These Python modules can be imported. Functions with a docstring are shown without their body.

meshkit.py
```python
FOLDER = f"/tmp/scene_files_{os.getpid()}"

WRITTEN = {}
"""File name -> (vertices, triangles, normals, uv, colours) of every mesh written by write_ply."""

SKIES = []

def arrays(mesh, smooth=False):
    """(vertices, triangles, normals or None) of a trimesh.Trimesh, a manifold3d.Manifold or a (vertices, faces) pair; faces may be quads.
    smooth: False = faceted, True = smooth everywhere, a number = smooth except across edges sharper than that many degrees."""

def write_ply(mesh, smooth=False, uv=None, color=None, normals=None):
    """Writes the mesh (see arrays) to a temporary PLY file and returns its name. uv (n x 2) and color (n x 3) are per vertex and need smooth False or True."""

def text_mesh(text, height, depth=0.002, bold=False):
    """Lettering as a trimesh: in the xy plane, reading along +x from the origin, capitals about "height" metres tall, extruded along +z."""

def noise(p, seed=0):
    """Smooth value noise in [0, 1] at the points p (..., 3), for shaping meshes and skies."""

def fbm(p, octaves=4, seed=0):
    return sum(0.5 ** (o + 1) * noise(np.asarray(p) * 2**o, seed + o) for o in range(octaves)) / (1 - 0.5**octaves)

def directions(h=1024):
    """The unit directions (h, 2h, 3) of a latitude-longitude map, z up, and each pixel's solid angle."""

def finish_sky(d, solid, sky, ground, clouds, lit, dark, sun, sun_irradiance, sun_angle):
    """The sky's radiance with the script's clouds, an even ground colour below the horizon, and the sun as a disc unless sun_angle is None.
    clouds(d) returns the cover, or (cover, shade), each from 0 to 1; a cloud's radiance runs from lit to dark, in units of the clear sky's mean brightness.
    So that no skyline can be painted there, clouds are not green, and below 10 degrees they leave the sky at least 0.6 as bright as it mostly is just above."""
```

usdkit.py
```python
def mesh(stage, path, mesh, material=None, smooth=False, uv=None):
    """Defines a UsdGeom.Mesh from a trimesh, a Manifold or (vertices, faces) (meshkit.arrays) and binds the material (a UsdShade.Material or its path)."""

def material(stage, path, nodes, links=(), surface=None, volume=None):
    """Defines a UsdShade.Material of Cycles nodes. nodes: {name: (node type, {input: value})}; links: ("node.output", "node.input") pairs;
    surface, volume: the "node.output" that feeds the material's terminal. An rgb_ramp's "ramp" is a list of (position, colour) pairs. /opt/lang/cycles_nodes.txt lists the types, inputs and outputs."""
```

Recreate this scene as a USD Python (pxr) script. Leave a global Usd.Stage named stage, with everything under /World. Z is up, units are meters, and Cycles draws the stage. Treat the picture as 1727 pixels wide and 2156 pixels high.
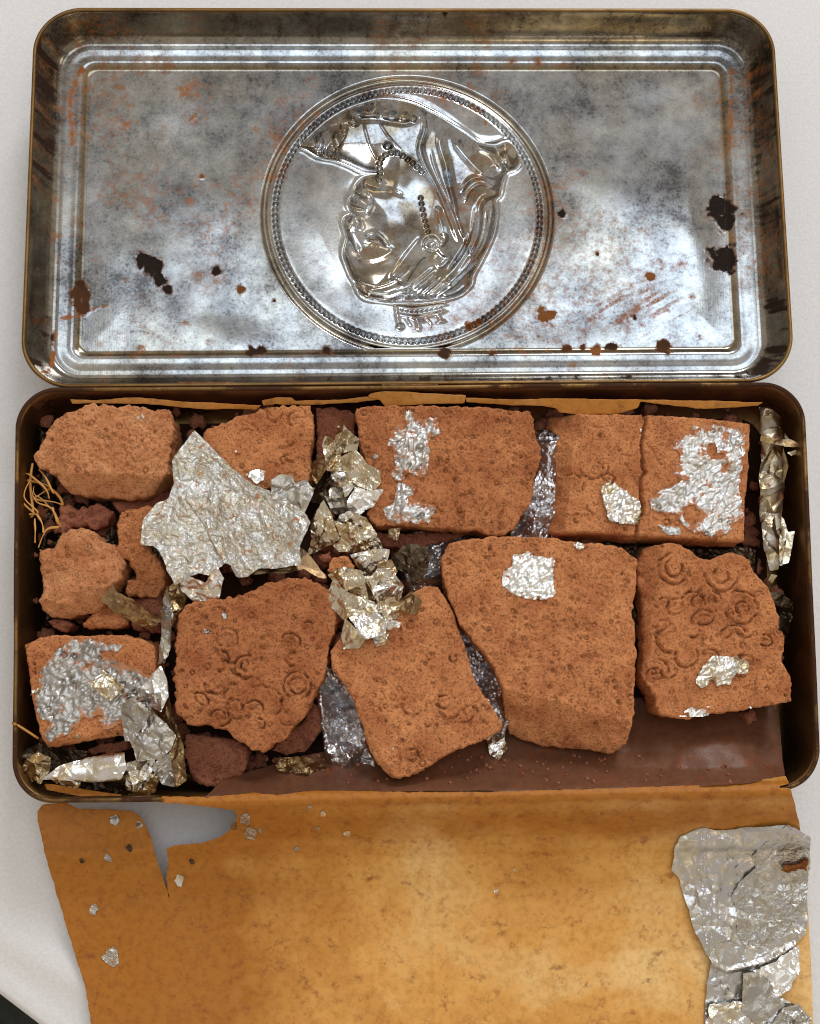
import math
import numpy as np
import trimesh, shapely
from shapely.geometry import Polygon, LineString
from scipy.spatial import Delaunay, cKDTree
from scipy.sparse import coo_matrix
from scipy.sparse.csgraph import connected_components
from scipy.interpolate import LinearNDInterpolator
from pxr import Usd, UsdGeom, UsdLux, UsdShade, Gf, Sdf, Vt
import usdkit
from meshkit import fbm, noise

stage = Usd.Stage.CreateInMemory()
UsdGeom.SetStageUpAxis(stage, UsdGeom.Tokens.z)
UsdGeom.SetStageMetersPerUnit(stage, 1.0)
UsdGeom.Xform.Define(stage, '/World')
UsdGeom.Scope.Define(stage, '/World/Looks')
U = 1e-4                    # drawing unit: a tenth of a millimetre

# ------------------------------------------------------------------ camera
CD, PITCH, BANK, ZR = 2700.0, 0.142, 0.0235, 180.0
IW, IH = 1727.0, 2155.0
fw = np.array([math.sin(BANK), math.sin(PITCH), -1.0]); fw /= np.linalg.norm(fw)
rt = np.cross(fw, [0, 1, 0]); rt /= np.linalg.norm(rt)
up = np.cross(rt, fw)
EYE = np.array([0, 0, ZR]) - fw * CD
cam = UsdGeom.Camera.Define(stage, '/World/camera')
mx = Gf.Matrix4d(*rt, 0, *up, 0, *(-fw), 0, *(EYE * U), 1)
cam.AddTransformOp().Set(mx)
cam.CreateHorizontalApertureAttr(36.0)
cam.CreateVerticalApertureAttr(36.0 * 1024 / 820)
cam.CreateFocalLengthAttr(36.0 * CD / IW)
cam.CreateClippingRangeAttr(Gf.Vec2f(0.01, 50))
cam.CreateExposureAttr(0.42)

# ------------------------------------------------------------------ light
def light_rect(name, pos, look, w, h, power, col):
    L = UsdLux.RectLight.Define(stage, '/World/' + name)
    p, t = np.array(pos, float), np.array(look, float)
    z = p - t; z /= np.linalg.norm(z)
    x = np.cross([0, 1, 0.01], z); x /= np.linalg.norm(x); y = np.cross(z, x)
    L.AddTransformOp().Set(Gf.Matrix4d(*x, 0, *y, 0, *z, 0, *p, 1))
    L.CreateWidthAttr(w); L.CreateHeightAttr(h); L.CreateIntensityAttr(power); L.CreateColorAttr(Gf.Vec3f(*col))
    return L
dome = UsdLux.DomeLight.Define(stage, '/World/room_light')
dome.CreateIntensityAttr(0.125); dome.CreateColorAttr(Gf.Vec3f(1.0, 0.87, 0.72))
light_rect('ceiling_lamp', (0.10, 0.22, 1.25), (0, 0.02, 0), 0.90, 0.62, 1.6, (0.80, 0.915, 1.0))
light_rect('window_light', (0.42, 1.35, 0.95), (0, 0, 0), 0.50, 0.42, 13.0, (0.95, 0.96, 1.0))
light_rect('side_lamp', (1.3, 0.2, 0.8), (0, 0, 0), 0.4, 0.5, 1.2, (1.0, 0.88, 0.68))
light_rect('warm_lamp', (0.35, -1.35, 0.75), (0, 0, 0), 0.35, 0.3, 1.6, (1.0, 0.70, 0.30))  # unseen warm light, added for gold glints on the lid relief

# ------------------------------------------------------------------ pixel -> place
def ray(px):
    px = np.atleast_2d(np.asarray(px, float))
    return fw[None] * CD + rt[None] * (px[:, :1] - IW / 2) - up[None] * (px[:, 1:] - IH / 2)
def at(px, z):                       # points at height z seen at photo positions px
    d = ray(px)
    t = (np.asarray(z, float) - EYE[2]) / d[:, 2]
    return EYE[None, :2] + d[:, :2] * t[:, None]
def on_plane(px, p0, n):
    d = ray(px); t = ((p0 - EYE) @ n) / (d @ n)
    return EYE + d * t[:, None]
S = 700 / 1727 * IW / 2080; S2 = 1040 / 1727 * IW / 2080; SM = 820 / 1727 * IW / 2080; K = IW / 2080
VIEW = {'A4': (0, 940, S), 'A5': (700, 940, S), 'A6': (1380, 940, S), 'B1': (0, 1480, S), 'B2': (700, 1480, S), 'B3': (1380, 1480, S),
        'C1': (0, 1980, S2), 'C2': (1040, 1980, S2), 'L1': (0, 0, S2), 'L2': (1040, 0, S2), 'M': (620, 140, SM), 'D': (0, 0, 1.0)}
def tr(c, *pts):
    x, y, s = VIEW[c]
    return np.array(pts, float).reshape(-1, 2) * s + np.array([x, y]) * K

# ------------------------------------------------------------------ scene writing
TAKEN = {}
def numbered(base, parent='/World'):
    k = (parent, base); n = TAKEN.get(k, 0); TAKEN[k] = n + 1
    return f'{parent}/{base}' if n == 0 else f'{parent}/{base}_{n:03d}'
def tag(prim, label=None, cat=None, group=None, kind=None):
    for k, v in (('label', label), ('category', cat), ('group', group), ('kind', kind)):
        if v: prim.SetCustomDataByKey(k, v)
ORIG = {}
def thing(name, label, cat, loc=(0, 0, 0), group=None, kind=None):
    p = numbered(name); x = UsdGeom.Xform.Define(stage, p); x.AddTranslateOp().Set(Gf.Vec3d(*(np.array(loc, float) * U)))
    tag(x.GetPrim(), label, cat, group, kind); ORIG[p] = np.array(loc, float)
    return p
def put(name, vf, mat, parent='/World', smooth=True, attrs=None, label=None, rot=None):
    v, f = np.asarray(vf[0], float), np.asarray(vf[1], int)
    o = np.zeros(3)
    for k in ORIG:
        if parent == k or parent.startswith(k + '/'): o = ORIG[k]
    p = numbered(name, parent)
    m = usdkit.mesh(stage, p, ((v - o) * U, f), mat, smooth=smooth)
    for k, a in (attrs or {}).items():
        UsdGeom.PrimvarsAPI(m).CreatePrimvar(k, Sdf.ValueTypeNames.FloatArray, 'vertex').Set(Vt.FloatArray.FromNumpy(np.asarray(a, np.float32)))
    if label: tag(m.GetPrim(), label)
    return p
def one(name, vf, mat, label, cat, group=None, kind=None, smooth=True, attrs=None):
    v = np.asarray(vf[0], float)
    base = np.array([(v[:, 0].min() + v[:, 0].max()) / 2, (v[:, 1].min() + v[:, 1].max()) / 2, v[:, 2].min()])
    p = numbered(name)
    m = usdkit.mesh(stage, p, ((v - base) * U, np.asarray(vf[1], int)), mat, smooth=smooth)
    UsdGeom.Xformable(m).AddTranslateOp().Set(Gf.Vec3d(*(base * U)))
    for k, a in (attrs or {}).items():
        UsdGeom.PrimvarsAPI(m).CreatePrimvar(k, Sdf.ValueTypeNames.FloatArray, 'vertex').Set(Vt.FloatArray.FromNumpy(np.asarray(a, np.float32)))
    tag(m.GetPrim(), label, cat, group, kind)
    return p

# ------------------------------------------------------------------ materials
def mat(name, nodes, links, surface='p.BSDF'):
    return usdkit.material(stage, '/World/Looks/' + name, nodes, links, surface=surface)
GEO = {'g': ('geometry', {})}
def ntex(scale, detail=4, rough=0.55, dist=0.0):
    return ('noise_texture', {'scale': scale, 'detail': float(detail), 'roughness': rough, 'distortion': dist})

def choc(name, c_lo, c_hi, c_dark, dark_at=0.62):
    n = {**GEO, 'a': ntex(170, 5, 0.6), 'b': ntex(1900, 3, 0.6), 'c': ntex(2500, 3, 0.6), 'd': ntex(5200, 2, 0.6),
         'ra': ('rgb_ramp', {'ramp': [(0.32, c_lo), (0.68, c_hi)]}),
         'rc': ('rgb_ramp', {'ramp': [(dark_at, (0, 0, 0)), (dark_at + 0.07, (1, 1, 1))]}),
         'rb': ('rgb_ramp', {'ramp': [(0.32, (0.5, 0.46, 0.43)), (0.46, (1, 1, 1)), (0.75, (1.18, 1.2, 1.22))]}),
         'oi': ('object_info', {}), 'ro': ('rgb_ramp', {'ramp': [(0.0, (0.84, 0.80, 0.80)), (0.5, (1.0, 1.0, 1.0)), (1.0, (1.06, 1.1, 1.12))]}), 'm0': ('mix_color', {'blend_type': 'multiply', 'fac': 1.0}),
         'm1': ('mix_color', {'blend_type': 'multiply', 'fac': 1.0}),
         'v': ('voronoi_texture', {'scale': 820.0, 'dimensions': '2D'}), 'vs': ('separate_color', {}), 'vp': ('math', {'math_type': 'greater_than', 'value2': 0.85}),
         'vr': ('rgb_ramp', {'ramp': [(0.22, (0.25, 0.25, 0.25)), (0.27, (1, 1, 1)), (0.36, (1, 1, 1)), (0.42, (0, 0, 0))]}), 'vm': ('math', {'math_type': 'multiply'}), 'vn': ('math', {'math_type': 'multiply'}), 'mx': ('math', {'math_type': 'maximum'}),  # random dark rings: bare cocoa colour plus painted shade of bubble pit rims
         'm2': ('mix_color', {'blend_type': 'mix', 'b': c_dark}),
         'ms': ('math', {'math_type': 'multiply', 'value2': 0.85}),
         'hb': ('math', {'math_type': 'add'}),
         'bu': ('bump', {'strength': 1.0, 'distance': 2.4e-4}),
         'p': ('principled_bsdf', {'roughness': 0.93, 'specular_ior_level': 0.12, 'diffuse_roughness': 0.6})}
    l = [('g.position', f'{k}.vector') for k in 'abcd'] + [('a.fac', 'ra.fac'), ('b.fac', 'rb.fac'), ('c.fac', 'rc.fac'),
         ('oi.random', 'ro.fac'), ('ra.color', 'm0.a'), ('ro.color', 'm0.b'), ('m0.result', 'm1.a'), ('rb.color', 'm1.b'), ('m1.result', 'm2.a'), ('g.position', 'v.vector'), ('v.color', 'vs.color'), ('vs.r', 'vp.value1'), ('v.distance', 'vr.fac'), ('vr.color', 'vm.value1'), ('vp.value', 'vm.value2'), ('vm.value', 'vn.value1'), ('b.fac', 'vn.value2'), ('rc.color', 'mx.value1'), ('vn.value', 'mx.value2'), ('mx.value', 'ms.value1'), ('ms.value', 'm2.fac'), ('m2.result', 'p.base_color'),
         ('b.fac', 'hb.value1'), ('d.fac', 'hb.value2'), ('hb.value', 'bu.height'), ('bu.normal', 'p.normal')]
    return mat(name, n, l)
CH = choc('chocolate_powdery', (0.45, 0.158, 0.062), (0.67, 0.290, 0.118), (0.10, 0.030, 0.017), 0.605)
CH_O = choc('chocolate_ochre', (0.56, 0.220, 0.090), (0.78, 0.39, 0.18), (0.14, 0.045, 0.02), 0.63)
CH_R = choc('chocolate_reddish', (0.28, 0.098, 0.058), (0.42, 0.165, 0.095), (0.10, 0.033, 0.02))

def foil(name, base, tint, rough=0.27, fine=1500, bump=0.6, dust=None, dust_at=0.6, tint_at=0.52, metal=1.0, dist=1.2e-4):
    n = {**GEO, 'a': ntex(330, 4, 0.6), 'b': ntex(fine, 3, 0.6, 0.6), 'c': ntex(420, 6, 0.7),
         'ra': ('rgb_ramp', {'ramp': [(tint_at - 0.1, base), (tint_at + 0.12, tint)]}),
         'rr': ('map_range', {'from_min': 0.3, 'from_max': 0.7, 'to_min': rough * 0.7, 'to_max': rough * 1.5}),
         'rc': ('rgb_ramp', {'ramp': [(dust_at, (0, 0, 0)), (dust_at + 0.07, (1, 1, 1))]}),
         'bu': ('bump', {'strength': bump, 'distance': dist}),
         'p': ('principled_bsdf', {'metallic': metal, 'roughness': rough})}
    l = [('g.position', 'a.vector'), ('g.position', 'b.vector'), ('g.position', 'c.vector'), ('a.fac', 'ra.fac'), ('b.fac', 'bu.height'), ('bu.normal', 'p.normal'), ('a.fac', 'rr.value')]
    if dust:
        n['q'] = ('principled_bsdf', {'base_color': dust, 'roughness': 0.9, 'specular_ior_level': 0.1})
        n['x'] = ('mix_closure', {}); n['wo'] = ('attribute', {'attribute': 'worn'}); n['wa'] = ('math', {'math_type': 'multiply_add', 'value2': 0.16})
        l += [('ra.color', 'p.base_color'), ('rr.result', 'p.roughness'), ('wo.fac', 'wa.value1'), ('c.fac', 'wa.value3'), ('wa.value', 'rc.fac'), ('rc.color', 'x.fac'), ('p.BSDF', 'x.closure1'), ('q.BSDF', 'x.closure2')]
        return mat(name, n, l, 'x.closure')
    return mat(name, n, l + [('ra.color', 'p.base_color'), ('rr.result', 'p.roughness')])
F_SIL = foil('foil_silver', (0.84, 0.85, 0.87), (0.62, 0.52, 0.34), 0.2, dust=(0.30, 0.16, 0.08), dust_at=0.70)
F_FLM = foil('foil_film', (0.36, 0.345, 0.33), (0.52, 0.50, 0.48), 0.36, fine=1100, bump=0.5, dust=(0.44, 0.19, 0.09), dust_at=0.585)
F_PAT = foil('foil_on_chocolate', (0.60, 0.60, 0.61), (0.52, 0.49, 0.44), 0.36, bump=0.3, dust=(0.46, 0.19, 0.09), dust_at=0.585)
F_BRT = foil('foil_bright', (0.93, 0.94, 0.95), (0.88, 0.88, 0.86), 0.3, dust=(0.5, 0.24, 0.11), dust_at=0.68)
F_DUS = foil('foil_dusty', (0.56, 0.555, 0.54), (0.44, 0.385, 0.30), 0.2, fine=1500, bump=1.0, dust=(0.38, 0.18, 0.08), dust_at=0.575, dist=2.6e-4, tint_at=.47)
F_GRY = foil('foil_grey', (0.46, 0.445, 0.43), (0.42, 0.37, 0.29), 0.38, dust=(0.36, 0.17, 0.08), dust_at=0.66)
F_STK = foil('foil_stick', (0.34, 0.265, 0.16), (0.42, 0.39, 0.36), 0.3, dust=(0.22, 0.09, 0.045), dust_at=0.57)
F_GLD = foil('foil_gilt', (0.72, 0.67, 0.56), (0.47, 0.34, 0.18), 0.2, dust=(0.34, 0.17, 0.08), dust_at=0.66)
F_BRN = foil('foil_brown', (0.36, 0.25, 0.13), (0.24, 0.15, 0.08), 0.33)
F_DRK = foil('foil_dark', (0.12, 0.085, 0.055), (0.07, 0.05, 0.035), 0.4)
F_BLU = foil('foil_blue_silver', (0.60, 0.60, 0.63), (0.38, 0.365, 0.38), 0.3, dust=(0.2, 0.09, 0.055), dust_at=0.6)
F_SHT = foil('foil_sheet', (0.60, 0.60, 0.63), (0.58, 0.55, 0.46), 0.32, fine=700, bump=0.4, dust=(0.40, 0.2, 0.08), dust_at=0.70)
F_CRU = foil('foil_crust', (0.54, 0.54, 0.54), (0.46, 0.43, 0.37), 0.26, fine=900, bump=1.0, dust=(0.40, 0.22, 0.1), dust_at=0.66, dist=3e-4)

def paper(name, stops, gloss, spots=True):
    n = {**GEO, 'a': ntex(26, 6, 0.62, 0.4), 'b': ntex(700, 4, 0.65), 'c': ntex(330, 7, 0.74), 'e': ntex(2600, 2, 0.6),
         'ra': ('rgb_ramp', {'ramp': stops}),
         'rb': ('rgb_ramp', {'ramp': [(0.33, (0.86, 0.81, 0.73)), (0.55, (1.05, 1.05, 1.05))]}),
         'rc': ('rgb_ramp', {'ramp': [(0.55, (0, 0, 0)), (0.70, (0.75, 0.75, 0.75))]}),
         'm1': ('mix_color', {'blend_type': 'multiply', 'fac': 1.0}), 'm2': ('mix_color', {'b': (0.26, 0.065, 0.018)}), 'm3': ('mix_color', {'b': (0.46, 0.165, 0.016)}),
         'at': ('attribute', {'attribute': 'stain'}),
         'bu': ('bump', {'strength': 0.35, 'distance': 1.2e-4}), 'ad': ('math', {'math_type': 'add'}),
         'p': ('principled_bsdf', {'roughness': gloss, 'specular_ior_level': 0.35}), 't': ('translucent_bsdf', {}), 'x': ('mix_closure', {'fac': 0.16})}
    l = [('g.position', f'{k}.vector') for k in 'abce'] + [('a.fac', 'ra.fac'), ('b.fac', 'rb.fac'), ('c.fac', 'rc.fac'), ('ra.color', 'm3.a'), ('at.fac', 'm3.fac'), ('m3.result', 'm1.a'), ('rb.color', 'm1.b'),
         ('m1.result', 'm2.a'), ('rc.color', 'm2.fac'), ('m2.result', 'p.base_color'), ('m2.result', 't.color'), ('b.fac', 'ad.value1'), ('e.fac', 'ad.value2'), ('ad.value', 'bu.height'), ('bu.normal', 'p.normal'),
         ('p.BSDF', 'x.closure1'), ('t.BSDF', 'x.closure2')]
    return mat(name, n, l, 'x.closure')
PAPER = paper('waxed_paper', [(0.36, (0.64, 0.28, 0.05)), (0.5, (0.82, 0.43, 0.11)), (0.64, (0.92, 0.61, 0.25))], 0.55)
PAPER_IN = paper('inner_brown_paper', [(0.3, (0.12, 0.05, 0.03)), (0.7, (0.22, 0.095, 0.05))], 0.38)  # darker, browner version of the sheet for the part inside the tray
FIBRE = mat('dry_fibre', {'p': ('principled_bsdf', {'base_color': (0.62, 0.30, 0.07), 'roughness': 0.6})}, [])
RUSTY = choc('rust_crumbs', (0.22, 0.075, 0.02), (0.36, 0.13, 0.035), (0.07, 0.025, 0.01))

def tin(name, clean, patina, rough, with_attr=True, rust=(0.30, 0.105, 0.028), streak=(2600, 120), patina_at=0.5, speck=True, bump=0.12, warm=(1.0, 0.94, 0.83)):
    n = {**GEO, 'mp': ('mapping', {'scale': (streak[0], streak[1], 400)}), 's': ntex(1, 3, 0.6), 'a': ntex(70, 9, 0.74), 'f': ntex(1500, 4, 0.75), 'r': ntex(520, 6, 0.78),
         'mixn': ('mix_float', {'fac': 0.36}),
         'wn': ntex(46, 4, 0.6), 'wr': ('rgb_ramp', {'ramp': [(0.42, (1, 1, 1)), (0.62, warm)]}), 'mw': ('mix_color', {'blend_type': 'multiply', 'fac': 1.0}),
         'ra': ('rgb_ramp', {'ramp': [(patina_at - 0.12, clean), (patina_at + 0.14, patina)]}),
         'rf': ('rgb_ramp', {'ramp': [(0.36, (0.55, 0.53, 0.5)), (0.5, (1, 1, 1))]}),
         'm1': ('mix_color', {'blend_type': 'multiply', 'fac': 0.75}),
         'rr': ('map_range', {'from_min': 0.3, 'from_max': 0.7, 'to_min': rough * 0.75, 'to_max': rough * 1.45}),
         'br': ('attribute', {'attribute': 'brass'}), 'mb': ('mix_color', {'blend_type': 'multiply', 'b': (0.60, 0.42, 0.17)}),
         'dk': ('attribute', {'attribute': 'dark'}), 'ru': ('attribute', {'attribute': 'rust'}),
         'rs': ('math', {'math_type': 'add'}), 'rramp': ('rgb_ramp', {'ramp': [(0.72, (0, 0, 0)), (1.0, (1, 1, 1))]}),
         'bu': ('bump', {'strength': bump, 'distance': 6e-5}), 'ba': ('math', {'math_type': 'add'}),
         'p': ('principled_bsdf', {'metallic': 1.0, 'roughness': rough}),
         'rcol': ('mix_color', {'a': rust, 'b': (0.014, 0.008, 0.006)}),
         'q': ('principled_bsdf', {'roughness': 0.85, 'specular_ior_level': 0.2}), 'x': ('mix_closure', {})}
    l = [('g.position', 'mp.vector'), ('mp.vector', 's.vector'), ('g.position', 'a.vector'), ('g.position', 'f.vector'), ('g.position', 'r.vector'),
         ('a.fac', 'mixn.a'), ('f.fac', 'mixn.b'), ('mixn.result', 'ra.fac'), ('f.fac', 'rf.fac'), ('ra.color', 'm1.a'), ('rf.color', 'm1.b'), ('g.position', 'wn.vector'), ('wn.fac', 'wr.fac'), ('m1.result', 'mw.a'), ('wr.color', 'mw.b'),
         ('mw.result', 'mb.a'), ('br.fac', 'mb.fac'), ('mb.result', 'p.base_color'), ('mixn.result', 'rr.value'), ('rr.result', 'p.roughness'),
         ('s.fac', 'ba.value1'), ('f.fac', 'ba.value2'), ('ba.value', 'bu.height'), ('bu.normal', 'p.normal'),
         ('ru.fac', 'rs.value1'), ('r.fac', 'rs.value2'), ('rs.value', 'rramp.fac'), ('dk.fac', 'rcol.fac'), ('rcol.result', 'q.base_color'),
         ('rramp.color', 'x.fac'), ('p.BSDF', 'x.closure1'), ('q.BSDF', 'x.closure2')]
    return mat(name, n, l, 'x.closure')
TIN = tin('tinplate', (0.78, 0.85, 0.93), (0.105, 0.105, 0.12), 0.17, patina_at=0.46)
MEDT = tin('medallion_tin', (0.80, 0.85, 0.91), (0.13, 0.13, 0.145), 0.14, patina_at=0.48, warm=(1.0, 0.97, 0.92))
TRAY = tin('tarnished_tin', (0.36, 0.23, 0.10), (0.13, 0.08, 0.038), 0.42, streak=(300, 300), rust=(0.17, 0.06, 0.02))
CLOTH = mat('white_cloth', {**GEO,  'a': ntex(1500, 3, 0.7), 'ad': ('math', {'math_type': 'add'}), 'ra': ('rgb_ramp', {'ramp': [(0.3, (0.70, 0.70, 0.72)), (0.7, (0.80, 0.80, 0.81))]}),
            'bu': ('bump', {'strength': 0.25, 'distance': 1.5e-4}), 'p': ('principled_bsdf', {'roughness': 0.9, 'specular_ior_level': 0.1, 'sheen_weight': 0.1})},
            [('g.position', 'a.vector'), ('a.fac', 'ad.value1'), ('a.fac', 'ad.value2'), ('ad.value', 'bu.height'), ('a.fac', 'ra.fac'), ('ra.color', 'p.base_color'), ('bu.normal', 'p.normal')])
FLOOR = mat('dark_floor', {**GEO, 'a': ntex(60, 5, 0.7), 'ra': ('rgb_ramp', {'ramp': [(0.3, (0.008, 0.010, 0.008)), (0.7, (0.03, 0.035, 0.03))]}), 'p': ('principled_bsdf', {'roughness': 0.9})},
            [('g.position', 'a.vector'), ('a.fac', 'ra.fac'), ('ra.color', 'p.base_color')])

# ------------------------------------------------------------------ geometry helpers
def seg_dist(P, line):
    """distance of points P (n,2) to a polyline and the position along it, 0..1"""
    line = np.asarray(line, float); best = np.full(len(P), 1e9); pos = np.zeros(len(P))
    L = np.r_[0, np.cumsum(np.linalg.norm(np.diff(line, axis=0), axis=1))]
    for i in range(len(line) - 1):
        a, d = line[i], line[i + 1] - line[i]; n2 = d @ d
        if n2 == 0: continue
        t = np.clip(((P - a) @ d) / n2, 0, 1); q = np.linalg.norm(P - a - t[:, None] * d, axis=1)
        m = q < best; best[m] = q[m]; pos[m] = (L[i] + t[m] * (L[i + 1] - L[i])) / L[-1]
    return best, pos
def smooth_line(pts, n=8, closed=False):
    pts = np.asarray(pts, float); out = []
    N = len(pts)
    for i in range(N if closed else N - 1):
        p0, p1, p2, p3 = (pts[(i + k) % N] if closed else pts[min(max(i + k, 0), N - 1)] for k in (-1, 0, 1, 2))
        for t in np.linspace(0, 1, n, endpoint=False):
            out.append(0.5 * (2 * p1 + (p2 - p0) * t + (2 * p0 - 5 * p1 + 4 * p2 - p3) * t * t + (3 * p1 - p0 - 3 * p2 + p3) * t ** 3))
    if not closed: out.append(pts[-1])
    return np.array(out)
def resample(loop, s):
    loop = np.asarray(loop, float); c = np.vstack([loop, loop[:1]])
    L = np.r_[0, np.cumsum(np.linalg.norm(np.diff(c, axis=0), axis=1))]
    n = max(8, int(L[-1] / s)); t = np.linspace(0, L[-1], n, endpoint=False)
    return np.c_[np.interp(t, L, c[:, 0]), np.interp(t, L, c[:, 1])]
def normals2(loop, w=3):
    t = np.roll(loop, -w, 0) - np.roll(loop, w, 0); n = np.c_[t[:, 1], -t[:, 0]]
    return n / np.maximum(np.linalg.norm(n, axis=1, keepdims=True), 1e-9)
def n2(P, s, seed, oct=4):
    return fbm(np.c_[P / s, np.full(len(P), seed * 7.31)], oct, seed) - 0.5
def n3(P, s, seed, oct=3):
    return fbm(np.asarray(P) / s, oct, seed) - 0.5
def crumple(P, spacing, amp, seed):
    r = np.random.default_rng(seed); lo, hi = P.min(0) - 3 * spacing, P.max(0) + 3 * spacing
    n = int((hi - lo).prod() / spacing ** 2) + 12
    q = np.vstack([r.uniform(lo, hi, (n, 2)), [[lo[0], lo[1]], [hi[0], lo[1]], [lo[0], hi[1]], [hi[0], hi[1]]]])
    return np.nan_to_num(LinearNDInterpolator(q, r.normal(0, amp, len(q)))(P))
def fill(loop, s, holes_keep=None, seed=0):
    """triangulates the inside of a closed loop: boundary points first, then a jittered grid"""
    r = np.random.default_rng(seed)
    poly = Polygon(loop).buffer(0); inner = poly.buffer(-0.6 * s)
    x0, y0, x1, y1 = poly.bounds
    gx, gy = np.meshgrid(np.arange(x0, x1, s), np.arange(y0, y1, s * 0.866)); gx = gx + (np.arange(len(gx)) % 2)[:, None] * s / 2
    g = np.c_[gx.ravel(), gy.ravel()] + r.uniform(-0.18 * s, 0.18 * s, (gx.size, 2))
    g = g[shapely.contains_xy(inner, g[:, 0], g[:, 1])]
    P = np.vstack([loop, g]); tri = Delaunay(P).simplices
    c = P[tri].mean(1); tri = tri[shapely.contains_xy(poly, c[:, 0], c[:, 1])]
    a = P[tri]; cr = (a[:, 1, 0] - a[:, 0, 0]) * (a[:, 2, 1] - a[:, 0, 1]) - (a[:, 1, 1] - a[:, 0, 1]) * (a[:, 2, 0] - a[:, 0, 0])
    tri[cr < 0] = tri[cr < 0][:, ::-1]; tri = tri[np.abs(cr) > 1e-6]
    return P, tri
def ccw(loop):
    loop = np.asarray(loop, float); x, y = loop.T
    return loop if (x * np.roll(y, -1) - y * np.roll(x, -1)).sum() > 0 else loop[::-1]

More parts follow.
